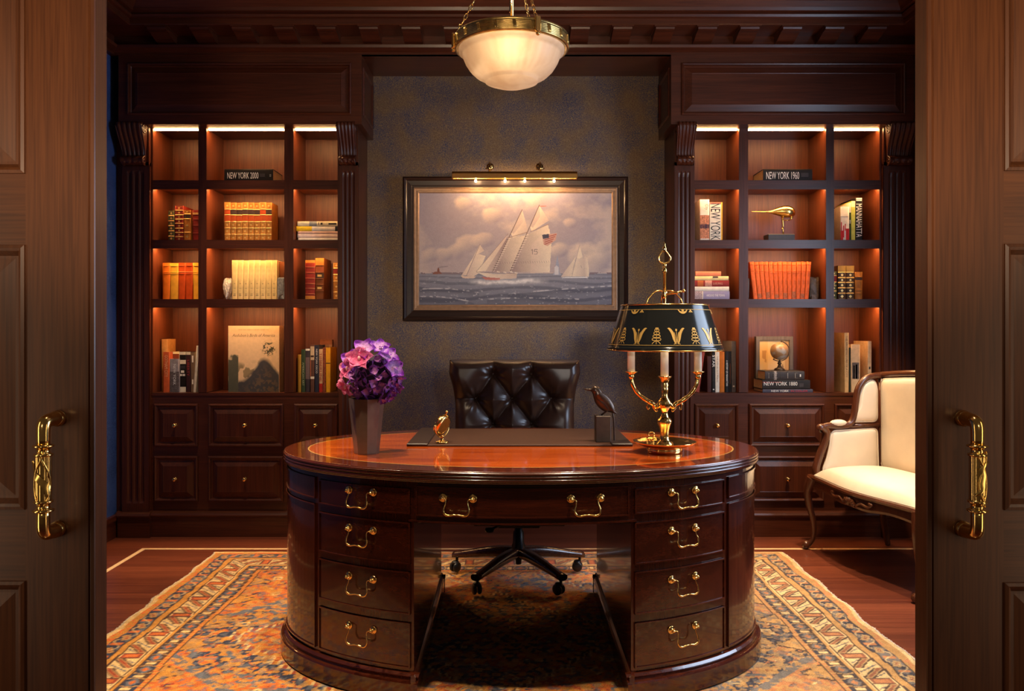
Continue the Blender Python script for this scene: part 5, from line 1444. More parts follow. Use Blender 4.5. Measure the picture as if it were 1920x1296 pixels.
# ------------------------------------------------------------------ things on the shelves
def cm(key, rgb, rough=.5, **k): return plain('book_'+key, srgb(*rgb), rough=max(rough, .55), spec=.25, **k)
PAGES = plain('page_edges', srgb(214, 186, 140), rough=.85, var=.18, vscale=220)
GILT = plain('spine_gilding', (.80, .50, .16), rough=.4, metal=.6, var=.15, vscale=300)
INK = plain('dark_ink', (.012, .011, .011), rough=.6); PALE = plain('pale_lettering', (.82, .79, .74), rough=.6); REDINK = plain('red_lettering', (.42, .05, .05), rough=.6)
FZ = [kz(r[1]) for r in ROWS]
def book(label, w, h, d, M, cover, zones=(), bands=(), orn=None, bulge=.0012, texts=(), group=None, lying=False, pages=PAGES, extra=()):
    """upright in its own frame: x thickness, y depth (spine at y=0), z height; zones [(f0,f1,mat)], bands = fractions of the height"""
    loc = M @ Vector((w/2, d/2, 0))
    o = thing('book', label, 'book', loc, group)
    mats = [cover]; 
    def mi(m):
        if m not in mats: mats.append(m)
        return mats.index(m)
    mb = MB(M); t = min(.0028, w*.16)
    us = [-1+2*k/8 for k in range(9)]
    sy = lambda u, o=0: -(bulge+o)*(1-abs(u)**2.5)-o*.2
    def patch(f0, f1, m, off=0, u0=-1, u1=1):
        uu = [u0+(u1-u0)*k/8 for k in range(9)]
        mb.grid([[(w/2+w/2*u, sy(u, off), h*f0), (w/2+w/2*u, sy(u, off), h*f1)] for u in uu], m, True)
    patch(0, 1, 0)
    for z in zones: patch(z[0], z[1], mi(z[2]), .00035)
    for b in bands:
        g = mi(GILT) if orn else 0; hb = .0022
        mb.grid([[(w/2+w/2*u, sy(u), h*b-hb), (w/2+w/2*u, sy(u, .0016), h*b-hb*.5), (w/2+w/2*u, sy(u, .0016), h*b+hb*.5), (w/2+w/2*u, sy(u), h*b+hb)] for u in us], g, True)
    if orn:
        bb = [0]+sorted(bands)+[1]; g = mi(GILT)
        for a, b in zip(bb[:-1], bb[1:]):
            c = (a+b)/2*h; r = min(w*.20, (b-a)*h*.26)
            if (b-a)*h < .012 or any(z[0] <= (a+b)/2 <= z[1] for z in zones): continue
            y = -bulge-.0007
            mb.add([(w/2, y, c-r), (w/2+r, y, c), (w/2, y, c+r), (w/2-r, y, c)], [(0, 1, 2, 3)], g)
            for q in (-1, 1):
                mb.box(w/2-w*.36, w/2+w*.36, y+.0002, y+.0008, (a*h+.0045 if q < 0 else b*h-.0053), (a*h+.0053 if q < 0 else b*h-.0045), g)
    for (x0, x1, z0, z1, m) in extra: mb.box(w*x0, w*x1, -bulge-.0009, -bulge-.0003, h*z0, h*z1, mi(m))
    mb.box(0, t, 0, d, 0, h); mb.box(w-t, w, 0, d, 0, h)
    mb.box(t, w-t, 0, .003, .0, h)
    mb.build('cover', mats, o)
    pb = MB(M); pb.box(t+.0001, w-t-.0001, .0035, d-.004, .0025, h-.0025); pb.build('page_block', pages, o)
    for (s, f0, f1, c0, c1, m) in texts:
        L_ = h*(f1-f0); T = w*(c1-c0); vs, fs, _, _ = text_geo(s, height=T, width=L_)
        tb = MB(M); y = -bulge-.0012
        if lying: vv = [(w*(1-c0)-b, y, h*f0+a) for a, b in vs]
        else: vv = [(w*c0+b, y, h*(1-f0)-a) for a, b in vs]
        tb.add(vv, fs); tb.build('title', m, o)
    return o
def standing(label, a, b, top, row, cover, Y=4.862, d=.16, lean=0, **k):
    x0, x1 = PX(a, Y), PX(b, Y); z0 = FZ[row]+.0004; h = PZ(top, Y)-z0; w = x1-x0-.0004
    M = Matrix.Translation((x0, Y, z0))
    if lean:
        piv = w if lean > 0 else 0
        M = Matrix.Translation((x0+piv, Y, z0)) @ Matrix.Rotation(lean, 4, 'Y') @ Matrix.Translation((-piv, 0, 0))
    return book(label, w, h, d, M, cover, **k)
def lying(label, a, b, top, bot_z, cover, Y=4.862, d=.2, rot=0, **k):
    """returns z of its upper face"""
    x0, x1 = PX(a, Y), PX(b, Y); w = PZ(top, Y)-bot_z-.0006; h = x1-x0
    M = Matrix.Translation((x0, Y, bot_z+.0003+w)) @ Matrix.Rotation(rot, 4, 'Z') @ Matrix.Rotation(PI/2, 4, 'Y')
    book(label, w, h, d, M, cover, lying=True, **k)
    return bot_z+.0004+w
BLACK = cm('black', (26, 22, 22), .4); DGREY = cm('dark_grey', (58, 54, 56), .45); TANL = cm('tan_leather', (176, 112, 44), .5, var=.25, vscale=30); BROWNL = cm('brown_leather', (112, 60, 26), .5, var=.25, vscale=30)
REDL = cm('red_leather', (128, 36, 26), .5, var=.2, vscale=30); GREENL = cm('green_leather', (84, 82, 44), .5, var=.25, vscale=30); CREAMC = cm('cream_cloth', (214, 184, 122), .7, var=.15, vscale=30)
WHITEC = cm('white', (228, 218, 200), .5); ORANGEC = cm('orange_cloth', (222, 112, 22), .6, var=.15, vscale=25); YELLOWC = cm('yellow_cloth', (236, 168, 48), .6, var=.12, vscale=25); DEEPOR = cm('deep_orange_cloth', (208, 78, 18), .6, var=.15, vscale=25)
LABELBR = cm('label_brown', (70, 48, 40), .5); LABELRED = cm('label_red', (186, 74, 26), .5)
ORD = ['first', 'second', 'third', 'fourth', 'fifth', 'sixth', 'seventh', 'eighth', 'ninth', 'tenth', 'eleventh', 'twelfth', 'thirteenth']

# ---- left bookcase
lying('black book lettered NEW YORK 2000 lying on top shelf of the left bookcase', 421, 512, 317, FZ[0], BLACK, d=.20, texts=[('NEW YORK 2000', .06, .70, .26, .74, PALE), ('o o', .93, .96, .4, .6, PALE)], extra=[(.35, .6, .73, .83, DGREY)])
standing('small green gilt leather book, left of the red one on second shelf', 315.5, 327, 395, 1, GREENL, bands=(.16, .33, .5, .66, .83), orn=1)
standing('tall red leather book with gilt bands in left bay of second shelf', 328, 344, 386, 1, REDL, bands=(.12, .24, .36, .5, .62, .74, .87), orn=1)
standing('brown leather book with dark title patch, right of the tall red one', 344.5, 358, 394, 1, TANL, bands=(.28, .72, .87), orn=1, zones=[(.72, .85, LABELBR)], bulge=.003)
standing('dark red leather book beside the divider in left bay, second shelf', 361.5, 375, 394, 1, REDL, bands=(.25, .5, .70, .85), orn=None, zones=[(.86, .92, GILT)])
for i in range(8):
    a = 421+11.1*i
    standing('%s from left of eight gilt banded tan leather books' % ORD[i], a, a+10.9, 379.5+(i % 3)*.4, 1, TANL if i % 3 else cm('tan_leather_pale', (188, 122, 52), .5, var=.25, vscale=30), bands=(.17, .335, .50, .675, .82), orn=1, bulge=.0026, d=.13,
             zones=[(.69, .81, LABELBR if i not in (0, 6) else LABELRED), (.515, .66, LABELRED)], group='set of eight tan leather books')
z = FZ[1]
for (a, b, t, m, lb, k) in ((559, 636.5, 446, WHITEC, 'thin pale book at the bottom of five stacked pale books', {}), (558, 636.5, 438.5, cm('blush', (232, 206, 190), .5), 'blush white book, second from bottom of the pale stack', {}), (558.5, 636.5, 433.5, cm('pale_pink', (222, 180, 160), .5), 'thin pink toned book in the middle of pale stack', {}),
                         (556, 636.5, 424.3, WHITEC, 'white book with yellow spine end in the pale stack', {'zones': [(0, .36, cm('bright_yellow', (240, 196, 40), .5)), (.90, .98, INK)]}), (558, 636.5, 415, cm('ivory', (230, 216, 178), .5), 'ivory book with black lettering on top of pale stack', {'extra': [(.25, .75, .50, .515, INK), (.3, .7, .55, .60, DGREY), (.35, .7, .74, .93, INK)], 'zones': [(.28, .46, cm('grey_blue', (150, 152, 150), .5))]})):
    z = lying(lb, a, b, t, z, m, d=.18, group='stack of five pale books', bulge=.003, **k)
for i, (a, b, t, m, lb) in enumerate(((305, 319, 493, ORANGEC, 'leftmost orange cloth book of five in left bay, third shelf'), (319, 334.5, 493.5, YELLOWC, 'pale yellow cloth book, second of five in left bay'), (334.5, 347.5, 493, DEEPOR, 'deep orange cloth book in the middle of the five'), (347.5, 361, 493, DEEPOR, 'deep orange cloth book, fourth of five in left bay'), (362, 378, 493, YELLOWC, 'yellow cloth book against the divider, last of the five'))):
    standing(lb, a, b, t, 2, m, bulge=.004, bands=(.70, .74, .92), zones=[(.745, .765, GILT)] if i in (2, 3) else (), texts=[], group='five orange and yellow cloth books')
for i in range(8):
    a = 435+10.55*i
    standing('%s from left of eight cream cloth volumes' % ORD[i], a, a+10.35, 488+(.6 if i in (2, 5) else 0), 2, CREAMC, bulge=.0022, d=.19, extra=[(.38, .62, .395, .405, INK), (.3, .7, .285, .29, INK), (.25, .75, .10, .108, LABELBR), (.3, .7, .14, .146, LABELBR)], group='set of eight cream cloth volumes')
standing('red leather book with gilt ribs in right bay, third shelf', 572.5, 591, 488, 2, REDL, bands=(.14, .28, .40, .54, .68, .82), orn=None, bulge=.004, zones=[(.13, .15, GILT), (.27, .29, GILT), (.39, .41, GILT), (.53, .55, GILT), (.67, .69, GILT), (.81, .83, GILT), (0, .09, TANL), (.93, 1, TANL)])
standing('thick brown ribbed leather book right of the red one', 591.5, 607.5, 484, 2, BROWNL, bands=(.20, .36, .50, .65, .82), bulge=.004, d=.19, zones=[(.83, 1, TANL), (.66, .80, cm('brown_red', (140, 70, 40), .5)), (.51, .63, LABELBR)], extra=[(.25, .75, .55, .60, GILT), (.25, .75, .25, .30, GILT)])
standing('tan leather book half hidden by the right pilaster, third shelf', 625, 636.8, 493, 2, TANL, bands=(.2, .5, .68, .85), orn=1, zones=[(.70, .84, REDL)], bulge=.003)

def rock(name, label, px0, px1, top, row, Y, dy, col, seed, flat=None):
    x0, x1 = PX(px0, Y), PX(px1, Y); z0 = FZ[row]+.0003; z1 = PZ(top, Y); rg_ = random.Random(seed)
    c = Vector(((x0+x1)/2, Y+dy/2, (z0+z1)/2)); mb = MB(); rows = []
    n, m = 14, 22
    for i in range(n+1):
        t = PI*i/n; row_ = []
        for k in range(m):
            p = 2*PI*k/m; q = 1+.16*math.sin(3*p+seed+2*t)+.10*math.sin(7*p+5*t+seed)+rg_.uniform(-.05, .05)
            v = Vector((math.sin(t)*math.cos(p), math.sin(t)*math.sin(p), math.cos(t)))
            if flat: v = Vector([math.copysign(abs(a)**flat, a) for a in v])
            row_.append((min(max(c.x+(x1-x0)/2*v.x*q, x0), x1), min(max(c.y+dy/2*v.y*q, Y), Y+dy), max(z0, min(z1, c.z+(z1-z0)/2*v.z*q))))
        rows.append(row_)
    mb.grid(rows, 0, False, False, True)
    return mb.build(name, col, None, label, 'bookend', None, None, org=(c.x, c.y, z0))
rock('rock_bookend', 'rough white quartz rock leaning against cream volumes at left', 415.5, 434.6, 521, 2, 4.87, .07, plain('quartz', (.62, .55, .46), rough=.55, var=.35, vscale=60), 2.0)
standing('dark brown folder behind the cream volumes at right', 523.6, 535, 491, 2, BROWNL, Y=4.90, d=.13)
rock('stone_bookend', 'grey flat stone block at the right of cream volumes', 519.8, 534.5, 520.5, 2, 4.835, .06, plain('grey_stone', (.22, .20, .18), rough=.6, var=.4, vscale=70), 5.0, flat=.35)

# bottom shelf, left bay
standing('tall tan box binding at the back left, lowest shelf', 303, 314, 636, 3, cm('tan_card', (196, 140, 78), .6), Y=4.897, d=.12)
standing('orange spined book, leftmost front of lowest shelf', 306, 318, 660, 3, cm('burnt_orange', (206, 92, 46), .5), texts=[('GOTHAM CITY', .08, .62, .25, .75, cm('pale_orange', (240, 180, 130), .5))], d=.048, Y=4.845)
standing('cream book with brown dome picture, behind the grey one', 319, 336, 660, 3, cm('pale_cream', (228, 212, 170), .5), Y=4.90, d=.13, zones=[(.80, .95, cm('chestnut', (120, 60, 40), .5))])
standing('grey skyline spined book lettered NEW YORK vertically, lowest shelf', 318.5, 335.8, 673, 3, cm('warm_grey', (150, 138, 136), .5, var=.2, vscale=60), texts=[('NEW YORK', .16, .78, .38, .66, PALE)], zones=[(0, .62, cm('city_grey', (98, 86, 84), .5, var=.5, vscale=160))], d=.052, Y=4.845)
standing('black book with white squares on its spine, lowest left bay', 336.6, 348.6, 660, 3, BLACK, zones=[(.93, 1, WHITEC), (.70, .80, WHITEC), (0, .13, WHITEC)], extra=[(.1, .9, .58, .66, DGREY), (.25, .75, .48, .54, PALE), (.1, .4, .40, .45, PALE), (.5, .9, .40, .45, PALE)])
standing('dark plum book right of the one with white squares', 349, 357.5, 660, 3, cm('plum', (62, 36, 40), .5), texts=[('LIBERTY', .2, .6, .25, .75, REDINK)], zones=[(.93, 1, WHITEC)])
standing('taupe book with small white marks, lowest left bay', 358, 365, 661, 3, cm('taupe', (120, 98, 80), .5), extra=[(.3, .7, .75, .92, PALE), (.3, .7, .20, .32, PALE)])
standing('slim white book leaning right against the divider, lowest shelf', 362.5, 367.3, 648.5, 3, WHITEC, lean=.070, d=.12, Y=4.845)

# large cover book, plain stand-in cover
Yb = 4.865; x0, x1 = PX(428, Yb), PX(523, Yb); z0 = FZ[3]+.0004; z1 = PZ(611, Yb)
o = thing('book', 'large cream cover art book standing face out on lowest shelf', 'book', ((x0+x1)/2, Yb, z0))
W_, H_ = 150, 190
uu = np.linspace(0, 1, W_)[None].repeat(H_, 0); vv = np.linspace(0, 1, H_)[:, None].repeat(W_, 1)      # v from the bottom
na = vnoise((H_, W_), (10, 8), 51, 4); nb = vnoise((H_, W_), (30, 24), 52, 2)
cc = lambda *a: np.array(srgb(*a)[:3])
C = np.zeros((H_, W_, 3)); C[:] = cc(226, 190, 146)
def blend(m, c):
    m = np.clip(m, 0, 1)[..., None]; C[:] = C*(1-m)+c*m
blend((.12-vv)*12, cc(122, 106, 92)); blend(((.40+.12*na-vv)*10)*(uu < .62)*(na > .42), cc(150, 128, 92)); blend(((.09+.05*na-vv)*20)*(uu > .3), cc(96, 58, 42))
hill = .20+.34*np.exp(-((uu-.72)/.26)**2)+.06*(na-.5)
blend((hill-vv)*14, cc(70, 66, 66)); blend(((hill-.10-vv)*9)*(nb > .5)*.5, cc(104, 84, 66)); blend(((.30+.5*na-vv)*12)*(np.abs(uu-.10) < .10), cc(84, 82, 66))
blend((1-np.hypot((uu-.80)/.16, (vv-.66)/.13)-(nb-.5)*1.6)*3*(nb > .42), cc(78, 72, 50))
C *= (.93+.14*nb[..., None])
color_grid('front_cover', x0+(x1-x0)*uu, np.full_like(uu, Yb), z0+(z1-z0)*vv, np.clip(C, 0, 1), attr_mat('printed_cover', rough=.45, spec=.4), o)
mb = MB(); mb.box(x0, x1+.002, Yb+.0006, Yb+.095, z0, z1); mb.build('binding', cm('cover_cream', (214, 176, 132), .5), o)
for (s, f, hgt, wd, zf) in (("Audubon's Birds of America", .08, .019, .84, .835), ('THE NATIONAL AUDUBON SOCIETY BABY ELEPHANT FOLIO', .2, .0045, .6, .935)):
    vs, fs, ww, hh = text_geo(s, height=hgt, width=(x1-x0)*wd, shear=.3 if hgt > .01 else 0)
    mb = MB(); mb.add([(x0+(x1-x0)*f+a, Yb-.0008, z0+(z1-z0)*zf+b) for a, b in vs], fs); mb.build('title', cm('faded_ink', (120, 92, 68), .6), o)

# bottom shelf, right bay
standing('olive yellow book, leftmost in right bay of lowest shelf', 558.3, 564.5, 665, 3, cm('olive_yellow', (172, 124, 40), .5))
standing('dark green book with pale lettering, right bay of lowest shelf', 565, 572.5, 655.5, 3, cm('forest', (52, 66, 42), .5), texts=[('AMERICAN ART', .3, .85, .25, .72, cm('sage', (170, 170, 130), .5))])
standing('dark book with white top edge in right bay of lowest shelf', 573, 581, 654, 3, cm('dark_slate', (60, 50, 54), .5), zones=[(.955, 1, WHITEC), (.3, .8, cm('mauve_grey', (110, 90, 88), .5))])
standing('picture spined book left of the navy one, lowest shelf', 582, 589.5, 647, 3, cm('sepia', (96, 62, 50), .5), zones=[(.68, .97, cm('sand', (206, 178, 142), .5)), (.28, .33, WHITEC)], extra=[(.1, .9, .74, .78, LABELBR), (0, .12, .33, .68, cm('coral', (214, 120, 84), .5))])
standing('navy blue book with small white lettering, lowest right bay', 590, 598, 647.5, 3, cm('navy', (46, 46, 62), .5), texts=[('NEW YORK DECO', .08, .60, .3, .7, PALE)])
standing('brown picture frame like book at the back of right bay', 600, 623, 637, 3, BROWNL, Y=5.045, d=.035, zones=[(.0, .97, cm('umber', (118, 66, 40), .5)), (.55, .9, cm('dusk', (150, 120, 100), .5))])
standing('cream and red lettered book in right bay, lowest shelf', 598.5, 605, 655, 3, cm('pale_sand', (216, 180, 140), .5), texts=[('TIMBERLINE', .08, .75, .1, .8, cm('rust', (170, 64, 44), .5))], zones=[(0, .2, cm('scarlet', (178, 44, 34), .5))])
standing('narrow rust patterned book left of the yellow one', 605.4, 611, 652, 3, cm('rust_cloth', (138, 70, 48), .5, var=.5, vscale=120))
standing('bright yellow book, rightmost on lowest shelf of left bookcase', 611.3, 619.5, 652, 3, cm('golden_yellow', (232, 166, 34), .5), zones=[(.64, .66, LABELBR)], d=.175)

# ---- right bookcase
lying('black book lettered NEW YORK 1960 lying on top shelf of right bookcase', 1431, 1523, 317, FZ[0], BLACK, d=.20, texts=[('NEW YORK 1960', .06, .73, .22, .78, PALE)], extra=[(.3, .6, .77, .92, DGREY)])
pm = cm('printed_white', (226, 214, 200), .5)
standing('thick white and brick red picture book, second shelf left bay', 1312.5, 1330, 374, 1, pm, d=.20, zones=[(.06, .62, cm('brick_print', (188, 124, 92), .5, var=.5, vscale=110)), (.30, .40, cm('indigo', (70, 66, 104), .5))], texts=[('City', .12, .25, .45, .9, cm('grey_green', (110, 120, 104), .5))])
standing('white spined book with large black NEW YORK lettering, second shelf', 1331, 1354.5, 379.5, 1, WHITEC, d=.14, texts=[('NEW YORK', .03, .97, .06, .82, INK)], zones=[(0, 1, WHITEC)], extra=[(.90, 1.0, 0, 1, cm('edge_yellow', (238, 180, 60), .5)), (.0, .9, .955, 1, cm('rosy', (190, 110, 96), .5))])
standing('white book with red coral branches, second shelf right bay', 1576, 1592, 387.5, 1, WHITEC, d=.19, extra=[(.62, 1, .03, .36, cm('blood_red', (190, 26, 22), .5)), (.0, .30, .0, .30, cm('blood_red', (190, 26, 22), .5)), (.30, .42, .10, .45, cm('blood_red', (190, 26, 22), .5)), (.05, .15, .30, .55, cm('blood_red', (190, 26, 22), .5)), (.5, .6, .30, .5, cm('blood_red', (190, 26, 22), .5)), (.0, .9, .70, .71, DGREY)])
standing('lime green spined book between the coral book and black one', 1596, 1603.5, 377, 1, cm('lime', (196, 200, 92), .5), d=.215, zones=[(.85, 1, cm('pale_lime', (236, 226, 176), .5))])
standing('thin white and dark book wedged beside the coral book', 1592.4, 1595.6, 380, 1, WHITEC, d=.215, zones=[(0, .74, cm('moss', (50, 70, 30), .5)), (.45, .55, WHITEC)])
standing('black book with tall white lettering MANNAHATTA on its spine', 1604, 1617, 371, 1, BLACK, d=.218, texts=[('MANNAHATTA', .14, .91, .08, .92, PALE)], extra=[(.1, .9, .93, .945, PALE), (.1, .9, .96, .975, PALE), (.1, .9, .985, .995, PALE)])
z = FZ[2]
for (a, b, t, m, lb, k) in ((1299.8, 1368, 546, cm('lavender', (150, 142, 172), .5), 'lavender grey book at the bottom of stack, third shelf', {'texts': [('AROUND THE TOWN', .36, .86, .35, .62, PALE)], 'zones': [(0, .25, cm('grey_print', (170, 150, 150), .5, var=.5, vscale=150)), (.24, .27, WHITEC)]}), (1299.8, 1367, 537.5, WHITEC, 'white book above the lavender one in stack, third shelf', {}),
                         (1299.8, 1367, 525.7, cm('oxblood', (142, 40, 32), .5), 'red spined book in the middle of stack, third shelf', {'zones': [(.12, .28, cm('copper', (184, 96, 44), .5)), (.33, .52, cm('rose_print', (200, 140, 120), .5, var=.4, vscale=150))], 'texts': [('SILVER SPRINGS', .55, .82, .3, .65, cm('rose_ink', (216, 150, 130), .5))]}), (1299.8, 1366, 518, cm('butter', (232, 204, 140), .5), 'butter yellow book, second from top of stack, third shelf', {'extra': [(.05, .4, .55, .70, LABELBR)]}), (1304, 1352, 509, cm('salmon', (226, 130, 92), .5), 'small salmon book on top of the stack, third shelf', {})):
    z = lying(lb, a, b, t, z, m, d=.17, group='mixed stack on the third shelf', bulge=.002, **k)
OR2 = cm('orange_red_leather', (214, 96, 40), .5, var=.3, vscale=40)
for i in range(13):
    lean = -.105+.012*i if i < 8 else -.012+.020*(i-8)
    b0 = 1413+7.95*i
    standing('%s from left of thirteen worn orange red volumes' % ORD[i], b0, b0+7.7, 491+(.5 if i % 4 == 1 else 0), 2, OR2, lean=lean, bulge=.0022, d=.17, bands=(.72, .76, .93), zones=[(.03, .13+.02*(i % 5), cm('speckled', (176, 100, 66), .6, var=.6, vscale=300))] if i % 2 else [], group='set of thirteen orange red volumes')
rock('dark_bookend', 'dark stone bookend left of the orange red volumes', 1399, 1405, 522, 2, 4.88, .05, plain('dark_stone', (.085, .062, .045), rough=.5, var=.4, vscale=70), 3.0, flat=.3)
rock('dark_bookend', 'dark stone bookend right of the orange red volumes', 1518.5, 1535, 519.5, 2, 4.88, .06, MATS['dark_stone'], 7.0, flat=.3)
standing('red and green banded spine cut off by the divider, third shelf', 1558, 1569, 509, 2, GREENL, Y=4.87, d=.12, bands=(.3, .5, .62, .85), zones=[(.64, .84, REDL)], orn=1)
for lb, a in (('left one of two dark gilt tooled books on third shelf', 1571), ('right one of two dark gilt tooled books on third shelf', 1586.6)):
    standing(lb, a, a+15, 498, 2, cm('dark_calf', (74, 54, 40), .5, var=.25, vscale=40), bands=(.18, .34, .50, .64, .80), orn=1, bulge=.004, d=.13, zones=[(.82, .99, cm('tooled_olive', (150, 120, 62), .5))], group='pair of dark tooled books')
standing('tan leather book at the right end of third shelf', 1603, 1617, 510, 2, TANL, bands=(.22, .36, .68, .82), bulge=.004, d=.12, zones=[(.70, .80, LABELBR)])
# bottom shelf, left bay (behind the lamp)
standing('grey slipcase tall book next to the divider, behind lamp shade', 1371.5, 1379.8, 640, 3, cm('slipcase_grey', (96, 94, 102), .5), d=.21, extra=[(.3, .7, .1, .13, PALE)])
standing('black book with lettering below the lamp shade, near the divider', 1359.5, 1366.5, 659, 3, BLACK, texts=[('A HISTORY OF MANHATTAN', .22, .85, .25, .75, PALE)])
standing('narrow black book between the lettered one and grey slipcase', 1366.8, 1371, 659, 3, BLACK, extra=[(.4, .6, .2, .7, BROWNL)])
standing('ochre orange book right of the white one below lamp shade', 1349.3, 1358.5, 660, 3, cm('ochre', (190, 104, 22), .5))
standing('white spined book below the lamp shade edge, lowest shelf', 1341.3, 1349, 660, 3, WHITEC, texts=[('THE CITY IN OLD PRINTS', .1, .75, .3, .65, cm('brown_ink', (120, 90, 70), .5))])
standing('black book with white block letters left of the white spine', 1334.8, 1341, 660, 3, BLACK, texts=[('STAR', .08, .38, .1, .9, PALE), ('DESIGN', .44, .72, .2, .8, DGREY)], extra=[(.3, .7, .05, .08, PALE)])
standing('dark maroon book left of the black lettered ones, lowest shelf', 1326, 1334, 668, 3, cm('maroon', (66, 30, 26), .5))
standing('red book with white edge leaning left behind the candle', 1303, 1311, 655, 3, cm('brick', (150, 60, 44), .5), lean=.14, Y=4.85, d=.12, zones=[(0, 1, cm('brick', (150, 60, 44), .5))])
# bottom shelf, middle: lying books, frame, globe
z = FZ[3]
z = lying('thin bottom book lettered NEW YORK IN COLOR under two others', 1430, 1524, 730, z, cm('blue_grey', (70, 68, 82), .45), d=.185, texts=[('NEW YORK', .17, .52, .2, .78, PALE), ('IN COLOR', .56, .90, .22, .76, cm('crimson', (186, 40, 56), .5))], group='three lying books under the globe', Y=4.822)
z = lying('dark book lettered NEW YORK 1880 between two others', 1429.5, 1519, 712.6, z, cm('near_black', (38, 34, 34), .4), d=.185, texts=[('NEW YORK 1880', .03, .73, .40, .80, PALE)], extra=[(.35, .75, .77, .86, DGREY), (.2, .3, .0, .4, REDL)], group='three lying books under the globe', Y=4.822)
z = lying('grey spined book with ribs directly beneath the globe', 1434.5, 1508, 696, z, DGREY, d=.15, bands=(.1, .12, .2, .22, .30, .38, .55, .75, .8), zones=[(.21, .30, cm('mottled_grey', (150, 140, 134), .5, var=.5, vscale=200))], orn=None, extra=[(.2, .8, .09, .095, PALE), (.2, .8, .2, .205, PALE), (.2, .8, .30, .305, PALE), (.2, .8, .57, .575, PALE), (.2, .8, .76, .765, PALE), (.2, .8, .80, .805, PALE), (.35, .65, .88, .91, PALE)], group='three lying books under the globe', Y=4.822, bulge=.004)
gx, gy, gr = PX(1461.5, 4.91), 4.91, (PX(1478, 4.91)-PX(1444.5, 4.91))/2; gz = PZ(658.5, 4.91)
gl = thing('desk_globe', 'small antique globe on a turned stand atop lying books', 'globe', (gx, gy, z))
def globe_mat():
    m, nt, b = new_mat('globe_map'); pset(b, rough=.4, coat=.2); L = nt.links.new
    tc = N(nt, 'ShaderNodeTexCoord'); no = N(nt, 'ShaderNodeTexNoise'); no.inputs['Scale'].default_value = 22; no.inputs['Detail'].default_value = 7; L(tc.outputs['Object'], no.inputs['Vector'])
    rm = N(nt, 'ShaderNodeValToRGB'); e = rm.color_ramp.elements; e[0].position = .46; e[1].position = .54; e[0].color = (.42, .38, .32, 1); e[1].color = (.36, .20, .09, 1); L(no.outputs['Fac'], rm.inputs['Fac']); L(rm.outputs['Color'], b.inputs['Base Color'])
    return m
mb = MB(); mb.ball((gx, gy, gz), gr, 28); mb.build('sphere', globe_mat(), gl)
BRZ = plain('aged_bronze', (.10, .065, .040), rough=.4, metal=.6, var=.2)
mb = MB(); hz = gz-gr-z
mb.lathe([(0, .0003), (.033, .0003), (.034, .004), (.029, .008), (.030, .011), (.016, .017), (.010, .028), (.0075, .036), (.012, .040), (.013, .045), (.009, .050), (.004, hz-.001), (0, hz+.002)], (gx, gy, z), 24); mb.build('stand', BRZ, gl)
mb = MB(); R2 = gr+.006; mb.tube([(gx+R2*math.sin(a), gy, gz-R2*math.cos(a)) for a in [math.radians(-35)+i*math.radians(203)/26 for i in range(27)]], .0032, 8)
for a in (math.radians(-35), math.radians(168)): mb.ball((gx+R2*math.sin(a), gy, gz-R2*math.cos(a)), .0055, 8)
mb.build('meridian_arm', BRZ, gl)
# leaning grey frame behind
Yg = 5.015; x0, x1 = PX(1417.5, Yg), PX(1487.5, Yg); z1 = PZ(631, Yg); z0 = FZ[3]+.0004
pf = thing('photo_frame', 'grey wooden picture frame with cream print behind the globe', 'picture frame', ((x0+x1)/2, Yg+.02, z0))
GW = wood('grey_wood', (.10, .085, .075), (.17, .145, .125), axis='z', rough=.6); bw = (x1-x0)*.105
mb = MB(); nested(mb, x0, x1, z0, z1, [(0, Yg+.03), (0, Yg+.002), (.002, Yg), (bw-.002, Yg), (bw, Yg+.004), (bw, Yg+.012)], cap=False); mb.box(x0+.002, x1-.002, Yg+.022, Yg+.03, z0, z1-.002); mb.build('frame', GW, pf)
uu = np.linspace(0, 1, 70)[None].repeat(80, 0); vv = np.linspace(0, 1, 80)[:, None].repeat(70, 1); n = vnoise((80, 70), (7, 3), 61, 4)
C = np.zeros((80, 70, 3)); C[:] = srgb(214, 178, 120)[:3]
blend(((np.abs(uu-.17+.05*(n-.5)) < .07)*(n > .45))*.6, cc(158, 106, 60)); blend(((uu > .28) & (uu < .72))*.6, cc(226, 198, 150)); blend((uu > .86)*.5, cc(170, 118, 62)); blend(((uu > .74) & (uu < .84) & (vv < .5-(np.abs(uu-.79)*3)))*.8, cc(90, 56, 50))
color_grid('print', x0+bw+(x1-x0-2*bw)*uu, np.full_like(uu, Yg+.010), z0+bw+(z1-z0-2*bw)*vv, C, attr_mat('faded_print', rough=.5, spec=.3), pf)
# bottom shelf, right bay (behind the armchair)
standing('tallest cream book with dark photograph on its cover, right bay', 1583.5, 1591.5, 624, 3, cm('buff', (206, 168, 118), .5), Y=4.84, d=.235, texts=[('THE ARCHITECTURE OF A CITY', .05, .75, .25, .7, cm('brown_ink', (120, 90, 70), .5))])
standing('thin dark green edged book in right bay, lowest shelf', 1592, 1595, 652, 3, cm('bottle', (40, 46, 36), .5))
standing('cream book with tower photograph on its spine, lowest right bay', 1595.5, 1612.5, 646, 3, cm('blush_cream', (224, 190, 150), .5), d=.12, extra=[(.12, .88, .28, .62, cm('photo_grey', (104, 92, 88), .5)), (.25, .4, .28, .56, cm('photo_dark', (60, 52, 56), .5)), (.5, .7, .28, .58, cm('photo_light', (150, 132, 116), .5))])
standing('large cream book at right end of lowest shelf', 1627, 1634, 640, 3, cm('pale_buff', (222, 188, 148), .5), d=.20, Y=4.85, extra=[(.3, .7, .25, .36, DGREY), (.3, .7, .45, .5, DGREY)])

